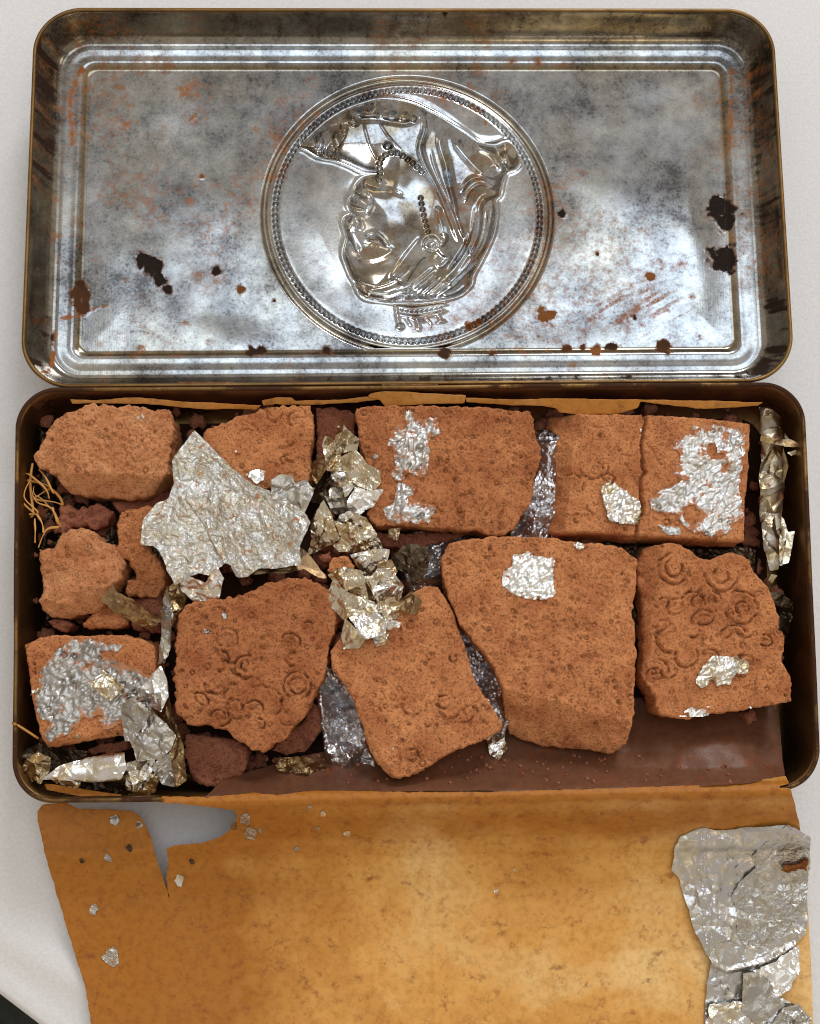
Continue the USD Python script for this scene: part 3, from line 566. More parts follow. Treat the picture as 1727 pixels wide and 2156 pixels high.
rl = ll[4]; rv, rf = tube(np.c_[rl[:, :2], rl[:, 2] - 2], 4.5, 10, True)
put('rolled_rim', (rv, rf), TRAY, lid, attrs={'rust': np.zeros(len(rv)), 'dark': np.ones(len(rv)) * .3, 'brass': np.full(len(rv), .2)}, label='dark rolled edge of the lid')
hv = []
for fx in (-.62, 0, .62):
    y = (TC[0, 1] + TC[1, 1]) / 2 + 4; hv.append(tube([[fx * 700 - 60, y, 172], [fx * 700 + 60, y, 172]], 6, 10))
    put('hinge_knuckle', hv[-1], TRAY, tin_t, attrs={'rust': np.full(len(hv[-1][0]), .4), 'dark': np.full(len(hv[-1][0]), .4), 'brass': np.zeros(len(hv[-1][0]))})

# --- medallion pressed into the lid
def M_(*pts): return lp_('M', *pts)
MS = SM * 1.06
def medal():
    s = 1.8; gx, gy = np.meshgrid(np.arange(-MR, MR, s), np.arange(-MR, MR, s)); g = np.c_[gx.ravel(), gy.ravel()]; g = g[np.linalg.norm(g, axis=1) < MR - 1.4] + MC
    P = np.vstack([circ, g]); tri = Delaunay(P).simplices
    a = P[tri]; cr = (a[:, 1, 0] - a[:, 0, 0]) * (a[:, 2, 1] - a[:, 0, 1]) - (a[:, 1, 1] - a[:, 0, 1]) * (a[:, 2, 0] - a[:, 0, 0])
    tri[cr < 0] = tri[cr < 0][:, ::-1]; tri = tri[np.abs(cr) > 1e-6]
    q = P - MC; r = np.linalg.norm(q, axis=1); rho = r / MR; th = np.arctan2(q[:, 1], q[:, 0])
    h = 6.5 * np.exp(-(np.abs(rho - .966) / .020) ** 3) + 2.2 * np.exp(-((rho - .935) / .008) ** 2)
    NB = 140; ba = (th * NB / (2 * np.pi)) % 1 - .5; bd = np.hypot(ba * 2 * np.pi * .893 * MR / NB, r - .893 * MR)
    h = h + 6.2 * np.sqrt(np.clip(1 - (bd / 6.4) ** 2, 0, 1)) + 2.0 * np.exp(-((rho - .893) / .022) ** 2)
    bust = M_((300, 475), (350, 425), (400, 385), (520, 305), (620, 268), (700, 240), (800, 240), (900, 262), (960, 290), (1050, 335), (1150, 400), (1250, 468), (1330, 490), (1400, 468), (1450, 500), (1465, 560), (1440, 600), (1390, 622), (1370, 680), (1357, 740), (1332, 770), (1335, 850), (1322, 940), (1290, 1020), (1250, 1100), (1212, 1170), (1200, 1220), (1150, 1268), (1080, 1290), (1000, 1305), (930, 1312), (860, 1314), (800, 1312), (740, 1302), (650, 1290), (612, 1245), (602, 1215), (575, 1170), (550, 1110), (535, 1060), (545, 1005), (552, 965), (536, 905), (538, 870), (572, 850), (575, 825), (562, 800), (568, 770), (590, 740), (592, 715), (630, 662), (690, 642), (712, 628), (640, 620), (560, 582), (480, 552), (400, 535), (340, 500))
    bp = Polygon(ccw(smooth_line(bust, 4, True))).buffer(0)
    ins = shapely.contains_xy(bp, P[:, 0], P[:, 1]); d = shapely.distance(bp.boundary, shapely.points(P)) * np.where(ins, 1, -1)
    dp = np.maximum(d, 0)
    h = h + np.where(ins, 7 * (1 - np.exp(-dp / 10)) + 27 * (1 - np.exp(-dp / 65)), 0) - 2.0 * np.exp(-((d + 6) / 5) ** 2)
    def dome(c, rx, ry, hh, p=1.0, ang=0):
        nonlocal h
        hh = hh * .85; o = M_(c)[0]; e = P - o; ca, sa = math.cos(ang), math.sin(ang); ex, ey = (e[:, 0] * ca + e[:, 1] * sa) / (rx * MS), (-e[:, 0] * sa + e[:, 1] * ca) / (ry * MS)
        h = h + hh * np.exp(-(ex * ex + ey * ey) ** p)
    def rdg(pts, w, hh, cut=True):
        nonlocal h
        dd, t = seg_dist(P, smooth_line(M_(*pts), 6)); f = np.exp(-(dd / (w * 1.2 * MS)) ** 2)
        if cut: f = f * np.clip(np.minimum(t, 1 - t) * 8 + .25, 0, 1)
        h = h + (.55 if w < 12 else .7) * hh * f
    def beads(pts, n, r, hh):
        L = smooth_line(M_(*pts), 8); ln = LineString(L)
        nonlocal h
        for t in np.linspace(0, 1, n):
            o = np.array(ln.interpolate(t, normalized=True).coords[0]); dd = np.linalg.norm(P - o, axis=1) / (r * MS); h = h + hh * np.sqrt(np.clip(1 - dd ** 2, 0, 1))
    # wide pale band outside the shoulders
    rdg([(305, 470), (400, 345), (520, 262), (620, 225), (760, 208), (900, 235), (1060, 318), (1250, 450), (1400, 440)], 15, 3.0)
    # face: cheek, brow, eye, nose, lips, chin, jaw
    dome((790, 860), 150, 190, 17, 1.1); dome((730, 1130), 170, 95, 9, 1.1, .3); dome((690, 985), 46, 26, -7); dome((694, 990), 20, 11, 4)
    rdg([(640, 940), (690, 910), (740, 940), (770, 985)], 13, 5); rdg([(600, 1060), (680, 1050), (770, 1010), (805, 985)], 20, 6)
    rdg([(548, 900), (578, 960), (608, 1030)], 13, 6); dome((566, 895), 24, 26, 4); dome((610, 880), 18, 20, -5); rdg([(600, 910), (625, 890), (620, 855)], 9, 5)
    dome((592, 822), 26, 13, 3.5); dome((600, 778), 30, 14, 3.5); rdg([(570, 800), (640, 800)], 6, -5); dome((640, 705), 44, 36, 4); rdg([(650, 830), (680, 760), (660, 700)], 9, -4)
    rdg([(640, 672), (700, 682), (780, 686), (850, 715)], 9, -6); dome((690, 720), 90, 40, 5)
    dome((830, 600), 55, 110, 8, 1.2, -.2)
    # necklace and earring
    beads([(718, 648), (722, 600), (722, 550), (740, 512), (780, 488), (830, 490), (880, 520), (915, 550), (950, 582)], 13, 17, 7); dome((766, 448), 22, 20, 10, 2)
    beads([(944, 725), (952, 770), (962, 820), (975, 870), (985, 905)], 7, 14, 6)
    # lace along the neckline
    for q, a, b, hh in (((400, 440), 22, 38, 8), ((490, 425), 20, 34, 8), ((530, 360), 20, 34, 6), ((578, 330), 36, 24, 9), ((640, 290), 50, 22, 8), ((700, 280), 26, 30, 4), ((790, 298), 44, 22, 9), ((860, 305), 26, 22, 7), ((905, 318), 18, 18, 6), ((385, 495), 22, 18, 6)): dome(q, a, b, hh, 1.6)
    rdg([(430, 540), (440, 460), (500, 380)], 8, 5); rdg([(485, 545), (500, 460), (540, 390)], 8, 6); rdg([(640, 350), (670, 450), (710, 530)], 6, 3); rdg([(720, 330), (770, 400), (840, 470)], 5, 3)
    rdg([(310, 470), (400, 400), (560, 340), (700, 320), (850, 340), (940, 320)], 9, -5)
    # veil
    for pts, w, hh in (([(945, 290), (965, 360), (940, 450), (965, 540), (1030, 660), (1090, 800), (1150, 960)], 13, 9), ([(1045, 365), (1050, 450), (1085, 560), (1125, 740), (1180, 950)], 16, 9), ([(1120, 425), (1180, 500), (1260, 580), (1330, 620), (1380, 600)], 20, 10), ([(1385, 500), (1420, 560), (1440, 590)], 18, 9), ([(1250, 480), (1340, 520), (1380, 590), (1370, 640)], 14, 7),
                       ([(1080, 560), (1110, 700), (1150, 860), (1190, 960)], 8, 5), ([(1000, 480), (1020, 560), (1070, 680), (1140, 830)], 7, 5), ([(1165, 700), (1190, 650), (1250, 620), (1320, 660), (1360, 690)], 11, 8), ([(1180, 760), (1210, 690), (1270, 660), (1340, 700)], 8, 6), ([(1355, 740), (1290, 740), (1260, 790), (1260, 860), (1235, 980), (1160, 1110), (1050, 1230), (980, 1300)], 13, 9), ([(1330, 770), (1320, 870), (1280, 1010), (1190, 1130), (1060, 1250)], 11, 8), ([(1300, 800), (1280, 950), (1210, 1080), (1100, 1190)], 8, 6), ([(1240, 780), (1220, 900), (1170, 1020), (1120, 1090)], 8, 6), ([(1210, 1000), (1210, 1080), (1120, 1180), (1010, 1280)], 9, 6), ([(1200, 1210), (1130, 1260), (1060, 1280)], 10, 7), ([(1170, 820), (1200, 930), (1170, 1020), (1090, 1130)], 9, 6)): rdg(pts, w, hh)
    rdg([(1040, 760), (1050, 840), (1080, 930), (1050, 1000), (1095, 1050)], 14, 8); dome((1060, 910), 22, 40, 7); rdg([(1030, 1050), (1050, 1100), (1100, 1060)], 10, 7)
    # ear and hair
    for R in (40, 22):
        o = M_((1000, 975))[0]; dd = np.abs(np.linalg.norm(P - o, axis=1) - R * MS); h = h + 5 * np.exp(-(dd / (8 * MS)) ** 2)
    for k in range(9):
        t = k / 8; rdg([(780 + 70 * t, 1160 + 50 * t), (840 + 60 * t, 1060 + 60 * t), (900 + 50 * t, 980 + 70 * t), (945 + 45 * t, 930 + 110 * t)], 8, 4.5)
    for k in range(5): rdg([(860 + 30 * k, 1250 + 6 * k), (930 + 25 * k, 1180 + 12 * k), (1010 + 15 * k, 1110 + 18 * k)], 8, 5)
    rdg([(612, 1240), (680, 1262), (760, 1270), (830, 1245), (930, 1215), (1030, 1140)], 13, 8); rdg([(615, 1270), (700, 1300), (800, 1312)], 9, 5); rdg([(830, 1290), (880, 1240), (930, 1290)], 12, 6); rdg([(600, 1205), (700, 1215), (810, 1170), (900, 1090)], 9, -4)
    # small crown
    for pts, w, hh in (([(805, 1335), (890, 1348), (990, 1338), (1085, 1325)], 7, 6), ([(812, 1378), (900, 1392), (1000, 1382), (1080, 1358)], 7, 6), ([(808, 1335), (815, 1380), (825, 1440)], 8, 6), ([(920, 1392), (930, 1440), (935, 1460)], 9, 6), ([(895, 1400), (960, 1415)], 7, 5), ([(1030, 1378), (1050, 1410)], 8, 5), ([(1030, 1420), (1075, 1415)], 6, 5), ([(860, 1400), (890, 1440)], 5, 3), ([(970, 1400), (1000, 1430)], 5, 3)): rdg(pts, w, hh)
    beads([(840, 1358), (930, 1368), (1050, 1346)], 9, 8, 4); dome((832, 1445), 20, 18, 6, 2)
    z = lid_z(P, 90.5) + flatdent(P) * edge_fade(P) * np.clip((rho - .6) / .35, 0, 1) - h * 1.25 * np.clip((1 - rho) * 60, 0, 1)
    return P, z, tri, rho, d
P, z, tri, rho, d = medal()
rust, dark = marks(P)
put('medallion', (np.c_[P, z], tri), MEDT, lid, attrs={'rust': rust, 'dark': dark, 'brass': np.clip(np.exp(-((rho - .96) / .03) ** 2) * .6 + np.clip(n2(P, 40, 97, 3) * 4 + .1, 0, .6) * (d > -3), 0, 1)}, label='round pressed medallion: veiled woman in profile upside down, small crown, ring of beads')  # brass patches over the bust paint warm reflected glints into the colour

# ------------------------------------------------------------------ chocolate
GC, GF, GL = 'broken chocolate pieces in the tin', 'loose scraps of foil', 'foil covered bars lying under the broken pieces'
def chunk(label, px, ztop, seed, material=CH, patches=(), base=30, name='chocolate_piece', cat='chocolate', group=GC, **kw):
    c = Chunk(px, ztop, base, seed, **kw)
    v = c.mesh[0]; loc = (*c.c, v[:, 2].min())
    if not patches:
        return one(name, c.mesh, material, label, cat, group), c
    p = thing(name, label, cat, loc, group)
    put('body', c.mesh, material, p)
    for q in patches:
        q = dict(q); m = q.pop('mat', F_SIL); lab = q.pop('label', None); pp = q.pop('px')
        vf_ = c.patch(pp, **q); put('foil_patch', vf_, m, p, smooth=True, attrs={'worn': c.worn if m in (F_PAT, F_FLM, F_SIL, F_BRT) else c.worn * .4}, label=lab)
    return p, c
c1 = chunk('rough ochre chocolate lump in the upper left corner with one tiny foil fleck', tr('A4', (195, 545), (215, 480), (270, 390), (340, 300), (410, 255), (500, 225), (560, 205), (700, 208), (850, 205), (900, 215), (940, 245), (1060, 245), (1085, 300), (1105, 380), (1085, 480), (1065, 580), (1080, 650), (1010, 700), (940, 760), (870, 795), (780, 785), (700, 775), (600, 770), (500, 760), (400, 745), (350, 700), (330, 650), (270, 615), (215, 585)), 178, 11, CH_O,
           [dict(px=tr('A4', (835, 260), (880, 235), (915, 260), (905, 310), (850, 340), (830, 300)), seed=5, cell=9, mat=F_GRY, jag=3)], facets=[(tr('A4', (1100, 640))[0], tr('A4', (300, 640))[0], 1.1), (tr('A4', (180, 560))[0], tr('A4', (480, 200))[0], .25)], pits=45, rough=5, jag=7, tilt=(0.02, 0.03), rings=[(*tr('A4', (908, 342))[0], 4, 0, 7, 4), (*tr('A4', (397, 298))[0], 4, 0, 7, 4), (*tr('A4', (850, 390))[0], 5, 0, 7, 3)])
c2 = chunk('chocolate block partly hidden behind the large torn foil sheet', tr('D', (425, 905), (470, 888), (505, 872), (530, 868), (560, 856), (600, 852), (655, 853), (662, 880), (660, 940), (656, 1015), (560, 1030), (470, 1020), (430, 960)), 170, 22, CH,
           [dict(px=tr('D', (486, 935), (497, 930), (500, 945), (512, 943), (503, 955), (492, 952)), seed=6, cell=8, jag=2), dict(px=tr('D', (515, 998), (530, 990), (545, 986), (560, 992), (556, 1008), (540, 1020)), seed=7, cell=7, jag=4, mat=F_BRT)], pits=30, arcs=5, arc_area=(570, 860, 650, 980), tilt=(0, .04))
c3 = chunk('wide chocolate block at the top centre with crackled foil on its left half', tr('A5', (500, 225), (650, 210), (900, 205), (1200, 210), (1400, 225), (1600, 250), (1620, 300), (1640, 420), (1670, 500), (1640, 650), (1620, 760), (1600, 830), (1550, 900), (1500, 980), (1440, 1025), (1340, 1040), (1270, 1005), (1000, 990), (760, 970), (620, 985), (560, 900), (600, 760), (600, 680), (560, 600), (520, 480), (510, 350), (490, 290)), 180, 33, CH,
           [dict(px=tr('A5', (740, 340), (800, 320), (820, 245), (870, 270), (920, 300), (1010, 290), (1040, 400), (960, 420), (960, 640), (900, 675), (830, 640), (790, 690), (700, 660), (740, 600), (730, 480), (690, 470)), seed=8, cell=18, crack=.8, jag=6, lift=4, mat=F_PAT, keep=.24, wrinkle=1.3), dict(px=tr('A5', (720, 720), (780, 690), (870, 740), (860, 800), (960, 830), (1010, 850), (960, 960), (820, 960), (690, 940), (660, 850), (740, 820)), seed=9, cell=11, crack=.6, jag=6, keep=.34, mat=F_PAT), dict(px=tr('A5', (590, 530), (620, 460), (640, 520), (630, 600), (660, 660), (610, 640)), seed=10, cell=11, jag=5, keep=.3, mat=F_GRY)],
           pits=130, rough=3, tilt=(0, .02), facets=[(tr('A5', (1640, 850))[0], tr('A5', (1380, 1060))[0], 1.2)])
c4 = chunk('square edged chocolate bar at the top right, cracked, its right half under silver foil', tr('A6', (60, 240), (180, 250), (300, 265), (450, 260), (630, 265), (800, 275), (1000, 290), (1200, 310), (1300, 325), (1288, 600), (1268, 800), (1255, 1072), (1150, 1075), (900, 1055), (600, 1040), (300, 1020), (100, 1025), (40, 1000), (60, 850), (80, 700), (80, 550), (50, 400)), 168, 44, CH,
           [dict(px=tr('A6', (660, 330), (760, 350), (880, 410), (910, 350), (1060, 330), (1160, 350), (1270, 390), (1240, 560), (1220, 760), (1240, 900), (1150, 1030), (1000, 1040), (880, 1000), (820, 900), (660, 880), (650, 780), (740, 740), (840, 690), (800, 650), (850, 560), (840, 500), (760, 440), (660, 360)), seed=11, cell=14, crack=.45, jag=9, keep=.33, mat=F_PAT, wrinkle=.32), dict(px=tr('A6', (350, 740), (400, 680), (450, 700), (520, 760), (600, 820), (625, 870), (590, 970), (480, 960), (400, 940), (370, 840)), seed=12, cell=10, crack=.3, jag=3, lift=8, mat=F_SIL, wrinkle=1.8, label='creased foil flake by the crack'), dict(px=tr('A6', (580, 300), (640, 305), (635, 390), (600, 385), (600, 330)), seed=13, cell=6, jag=4, mat=F_BRT), dict(px=tr('A6', (680, 940), (720, 960), (850, 980), (850, 1030), (770, 1030)), seed=14, cell=8, jag=4, mat=F_GRY)],
           cracks=[(tr('A6', (640, 265), (625, 400), (615, 480), (630, 580), (605, 700), (600, 760), (615, 850), (590, 950), (570, 1040)), 2.8, 22), (tr('A6', (490, 525), (560, 530), (610, 480)), 2.2, 5), (tr('A6', (650, 450), (690, 510), (720, 580), (760, 585)), 2.2, 5), (tr('A6', (510, 580), (545, 630)), 2, 5), (tr('A6', (560, 670), (600, 740), (650, 752)), 2, 5), (tr('A6', (740, 740), (800, 720)), 2, 4), (tr('A6', (300, 340), (360, 355), (430, 340)), 2, 4), (tr('A6', (310, 640), (400, 700)), 2, 4)], pits=25, arcs=8, arc_area=(1200, 960, 1330, 1120), rough=2.2, jag=2, edge=4, skirt=4, facets=[(tr('A6', (130, 1000))[0], tr('A6', (220, 300))[0], 1.3)])
c5 = chunk('rounded ochre chocolate lump against the left wall', tr('A4', (235, 1110), (330, 1090), (370, 1040), (430, 990), (530, 980), (590, 1000), (620, 1050), (720, 1070), (735, 1140), (775, 1190), (765, 1290), (720, 1370), (660, 1440), (600, 1500), (500, 1530), (400, 1545), (300, 1530), (250, 1500), (228, 1440), (245, 1380), (230, 1300), (235, 1200)), 172, 55, CH_O, facets=[(tr('A4', (760, 1330))[0], tr('A4', (240, 1440))[0], .8), (tr('A4', (560, 980))[0], tr('A4', (780, 1300))[0], .5)], pits=14, rough=5.5, jag=8, edge=14, rings=[(*tr('A4', q)[0], 3.5, 0, 7, 3) for q in ((503, 1108), (555, 1150), (510, 1160), (620, 1190), (420, 1110), (610, 1365))])
c6 = chunk('narrow two lobed chocolate fragment left of the large foil sheet', tr('A4', (745, 880), (830, 850), (900, 830), (975, 850), (960, 900), (890, 1000), (890, 1090), (960, 1120), (1000, 1180), (1040, 1250), (1030, 1310), (960, 1420), (880, 1415), (760, 1380), (770, 1320), (820, 1260), (800, 1190), (740, 1160), (718, 1110), (735, 1040), (735, 950)), 158, 66, CH, pits=8, rough=7, jag=8, edge=14, facets=[(tr('A4', (1050, 1140))[0], tr('A4', (700, 1210))[0], .35)])
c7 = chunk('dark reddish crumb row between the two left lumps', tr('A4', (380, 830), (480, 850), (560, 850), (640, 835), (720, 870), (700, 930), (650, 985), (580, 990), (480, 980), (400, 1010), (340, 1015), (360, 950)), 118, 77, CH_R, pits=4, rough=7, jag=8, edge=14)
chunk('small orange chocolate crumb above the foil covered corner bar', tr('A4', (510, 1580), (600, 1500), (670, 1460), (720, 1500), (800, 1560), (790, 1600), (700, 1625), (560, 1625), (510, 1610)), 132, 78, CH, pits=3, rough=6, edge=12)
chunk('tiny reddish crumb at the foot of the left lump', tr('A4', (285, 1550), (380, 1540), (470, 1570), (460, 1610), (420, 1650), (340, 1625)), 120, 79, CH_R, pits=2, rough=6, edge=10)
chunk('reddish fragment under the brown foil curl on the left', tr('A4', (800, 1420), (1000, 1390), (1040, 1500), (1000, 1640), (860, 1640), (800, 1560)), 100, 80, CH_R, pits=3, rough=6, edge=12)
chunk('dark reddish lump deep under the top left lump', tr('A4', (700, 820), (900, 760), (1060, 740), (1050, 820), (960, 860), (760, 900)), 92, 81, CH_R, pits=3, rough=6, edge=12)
c8 = chunk('corner chocolate bar at lower left almost covered in dull grey foil', tr('B1', (150, 380), (250, 330), (400, 310), (560, 320), (640, 310), (760, 315), (900, 340), (970, 380), (980, 460), (975, 600), (960, 760), (900, 900), (770, 960), (600, 985), (400, 1020), (280, 1035), (240, 930), (200, 750), (170, 560), (160, 450)), 176, 88, CH,
           [dict(px=tr('B1', (300, 470), (380, 400), (450, 340), (560, 330), (640, 360), (790, 380), (740, 430), (620, 420), (700, 470), (850, 520), (950, 570), (920, 700), (800, 800), (780, 880), (600, 925), (440, 940), (300, 990), (270, 930), (330, 870), (250, 840), (210, 700), (250, 540)), seed=15, cell=17, crack=.5, jag=6, keep=.3, mat=F_FLM, wrinkle=.22), dict(px=tr('B1', (480, 480), (560, 360), (640, 380), (780, 390), (640, 440), (560, 470)), seed=16, cell=10, jag=5, keep=.4, lift=8, mat=F_BRT, wrinkle=1.6), dict(px=tr('B1', (180, 670), (250, 650), (240, 760), (200, 770)), seed=17, cell=12, jag=3, lift=7, mat=F_SIL), dict(px=tr('B1', (290, 960), (420, 935), (640, 915), (770, 910), (770, 945), (600, 960), (400, 995), (290, 1010)), seed=18, cell=8, jag=3, lift=4, keep=.4, mat=F_GLD)], facets=[(tr('B1', (800, 905))[0], tr('B1', (230, 985))[0], 1.1)], pits=20, jag=3)
c9 = chunk('large chocolate slab left of centre impressed with curling rings', tr('D', (373, 1290), (385, 1270), (420, 1262), (470, 1255), (540, 1240), (565, 1222), (610, 1217), (655, 1215), (690, 1240), (712, 1280), (715, 1310), (700, 1340), (692, 1390), (682, 1430), (660, 1470), (640, 1510), (600, 1555), (560, 1580), (545, 1582), (515, 1570), (470, 1545), (440, 1530), (395, 1530), (368, 1505), (362, 1440), (368, 1350)), 184, 99, CH,
           [dict(px=tr('D', (466, 1290), (478, 1290), (480, 1302), (470, 1305)), seed=19, cell=8, jag=2, mat=F_GRY), dict(px=tr('D', (428, 1324), (440, 1322), (441, 1333), (430, 1335)), seed=20, cell=8, jag=2, mat=F_GRY), dict(px=tr('D', (394, 1343), (402, 1341), (402, 1348), (396, 1349)), seed=21, cell=8, jag=1, mat=F_GRY)],
           pits=110, arcs=14, rough=3.6, jag=6, arc_area=(400, 1340, 640, 1540), rings=[(*tr('B1', q)[0], R, a, b, 5) for q, R, a, b in (((1540, 520), 24, 0, 7), ((1540, 520), 10, 0, 7), ((1360, 480), 22, -1.5, 1.5), ((1580, 800), 22, -.3, 3.0), ((1370, 620), 24, 3.2, 6.4), ((1240, 740), 20, -1.5, 2.2), ((1320, 640), 14, 2, 5), ((1390, 840), 16, -2, 1), ((1620, 880), 12, -1, 2))] + [(*tr('B2', q)[0], R, a, b, 5) for q, R, a, b in (((130, 640), 28, 0, 7), ((130, 640), 16, 2, 6), ((90, 370), 20, -1.6, 2.8), ((80, 375), 5, 0, 7), ((200, 280), 14, 1, 3), ((0, 720), 12, -1, 1.5))])
c10 = chunk('tapering chocolate slab in the bottom centre below the crumpled foil', tr('B2', (330, 430), (400, 330), (560, 240), (720, 150), (840, 60), (930, 10), (1020, 10), (1060, 60), (1110, 150), (1150, 290), (1190, 380), (1230, 560), (1290, 680), (1370, 780), (1420, 870), (1410, 920), (1280, 1000), (1060, 1085), (900, 1200), (830, 1220), (730, 1225), (670, 1190), (610, 1100), (560, 1000), (530, 880), (460, 700), (410, 620), (335, 540)), 176, 110, CH,
            [dict(px=tr('B2', (820, 570), (850, 575), (848, 605), (818, 600)), seed=22, cell=8, jag=2, mat=F_GRY), dict(px=tr('B2', (700, 970), (730, 990), (745, 1040), (720, 1040)), seed=23, cell=8, jag=2, mat=F_DUS)], pits=90, arcs=5, rough=3.2, jag=4, arc_area=(830, 1420, 1000, 1540), facets=[(tr('B2', (1450, 890))[0], tr('B2', (860, 1190))[0], 1.3), (tr('B2', (760, 1240))[0], tr('B2', (520, 860))[0], .7)],
            rings=[(*tr('B2', q)[0], R, a, b, 4.5) for q, R, a, b in (((840, 255), 8, 0, 7), ((750, 465), 6, 0, 7), ((1050, 740), 14, 1, 6), ((1090, 760), 26, 3.4, 5.6), ((850, 1070), 12, 0, 7), ((1110, 465), 8, 0, 7))], cracks=[(tr('B2', (650, 630), (665, 690), (700, 740)), 2, 4), (tr('B2', (760, 1020), (775, 1100), (765, 1180)), 2.5, 6), (tr('B2', (990, 830), (1100, 860), (1200, 880)), 2, 4), (tr('B2', (960, 740), (980, 800)), 2, 4), (tr('B2', (870, 345), (930, 380)), 2, 4)])
c11 = chunk('largest chocolate slab, right of centre, with a white silver patch near its top', tr('D', (925, 1170), (945, 1142), (1000, 1130), (1060, 1125), (1110, 1128), (1170, 1130), (1230, 1142), (1270, 1140), (1310, 1150), (1343, 1175), (1345, 1230), (1335, 1290), (1342, 1340), (1340, 1420), (1338, 1500), (1325, 1570), (1300, 1592), (1250, 1585), (1180, 1580), (1110, 1565), (1080, 1550), (1065, 1500), (1055, 1440), (1030, 1395), (990, 1340), (970, 1320), (945, 1260), (930, 1215)), 184, 121, CH,
            [dict(px=tr('D', (1080, 1168), (1105, 1165), (1115, 1160), (1135, 1172), (1168, 1172), (1165, 1210), (1168, 1250), (1150, 1262), (1115, 1262), (1085, 1255), (1055, 1232), (1058, 1205), (1075, 1190)), seed=24, cell=8.5, crack=.55, jag=5, lift=4, mat=F_BRT, wrinkle=1.2), dict(px=tr('D', (1202, 1140), (1225, 1142), (1240, 1150), (1220, 1160), (1212, 1157)), seed=25, cell=8, jag=3, mat=F_SIL)],
            pits=230, rough=3.0, jag=3.5, facets=[(tr('D', (1345, 1540))[0], tr('D', (1040, 1440))[0], 1.0)])
c12 = chunk('chocolate slab at the right with embossed double rings and two foil remnants', np.vstack([tr('A6', (640, 1100), (690, 1085), (780, 1070), (850, 1075), (900, 1110), (950, 1145), (1040, 1175), (1100, 1145), (1170, 1130), (1240, 1140), (1290, 1190), (1350, 1280), (1420, 1360), (1450, 1440), (1480, 1540), (1475, 1628)), tr('B3', (1480, 230), (1510, 330), (1500, 480), (1550, 570), (1560, 650), (1548, 735), (1400, 775), (1140, 815), (900, 850), (720, 835), (690, 770), (700, 720), (640, 640), (610, 560), (630, 440), (620, 200), (620, 60)), tr('A6', (600, 1350), (600, 1200))]), 180, 132, CH,
            [dict(px=tr('B3', (990, 490), (1060, 440), (1190, 450), (1230, 430), (1280, 510), (1290, 580), (1200, 560), (1160, 630), (1080, 640), (1050, 600), (980, 650), (940, 620), (960, 560)), seed=26, cell=14, crack=.5, jag=5, lift=7, mat=F_SIL, wrinkle=1.4), dict(px=tr('B3', (860, 775), (1000, 760), (1060, 765), (1140, 805), (1000, 830), (850, 840), (780, 830), (870, 815)), seed=27, cell=9, jag=3, lift=4, mat=F_BRT, wrinkle=1.2), dict(px=tr('B3', (1220, 770), (1250, 730), (1340, 725), (1370, 765), (1290, 790), (1215, 800)), seed=28, cell=8, jag=4, lift=4, mat=F_BRT)],
            pits=70, arcs=10, arc_area=(1380, 1260, 1600, 1440), rough=3.2, jag=4, tilt=(0, .02), facets=[(tr('A6', (670, 1600))[0], tr('A6', (740, 1060))[0], 1.4)],
            rings=[(*tr('A6', q)[0], R, a, b, 5) for q, R, a, b in (((810, 1240), 32, 0, 7), ((810, 1230), 17, 0, 7), ((1110, 1270), 36, 3.0, 6.4), ((1110, 1280), 16, 0, 7), ((930, 1450), 24, -.3, 3.4), ((1050, 1430), 18, -.2, 3.6), ((1050, 1430), 8, 0, 7), ((1230, 1480), 34, -3.0, 2.3), ((1240, 1490), 14, 0, 7), ((750, 1450), 10, 0, 7))] + [(*tr('B3', q)[0], R, a, b, 5) for q, R, a, b in (((790, 350), 26, 1.5, 5), ((890, 450), 24, 2.6, 7), ((930, 290), 14, 4, 6.4), ((780, 540), 16, 3, 6), ((700, 590), 20, 1, 3.5), ((1190, 340), 28, .3, 3.2), ((1000, 340), 5, 0, 7), ((1390, 350), 12, 0, 7), ((1000, 180), 26, -2.2, .4), ((960, 110), 12, 0, 7))])
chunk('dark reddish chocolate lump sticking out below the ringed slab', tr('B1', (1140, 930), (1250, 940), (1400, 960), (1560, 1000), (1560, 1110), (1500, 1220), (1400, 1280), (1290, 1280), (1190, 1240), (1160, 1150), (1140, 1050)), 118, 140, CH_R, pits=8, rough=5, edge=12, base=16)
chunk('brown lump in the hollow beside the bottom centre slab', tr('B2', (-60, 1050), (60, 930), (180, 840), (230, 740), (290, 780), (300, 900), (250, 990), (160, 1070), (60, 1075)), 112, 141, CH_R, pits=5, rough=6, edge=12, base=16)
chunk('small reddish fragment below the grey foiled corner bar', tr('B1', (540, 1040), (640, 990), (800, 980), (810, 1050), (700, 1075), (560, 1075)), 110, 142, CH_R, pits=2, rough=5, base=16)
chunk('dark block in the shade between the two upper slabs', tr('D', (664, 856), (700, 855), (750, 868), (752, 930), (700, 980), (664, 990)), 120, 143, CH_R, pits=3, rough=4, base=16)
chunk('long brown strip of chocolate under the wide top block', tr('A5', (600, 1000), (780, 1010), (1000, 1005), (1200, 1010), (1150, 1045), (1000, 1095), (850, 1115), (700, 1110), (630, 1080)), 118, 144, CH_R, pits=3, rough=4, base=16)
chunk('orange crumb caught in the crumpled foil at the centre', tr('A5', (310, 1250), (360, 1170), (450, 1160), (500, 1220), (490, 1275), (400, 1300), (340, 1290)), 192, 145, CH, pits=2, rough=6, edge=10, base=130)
chunk('small dark crumb left of the crumpled foil at the centre', tr('A5', (255, 1150), (340, 1125), (360, 1190), (290, 1205)), 178, 146, CH_R, pits=1, rough=5, edge=8, base=120)

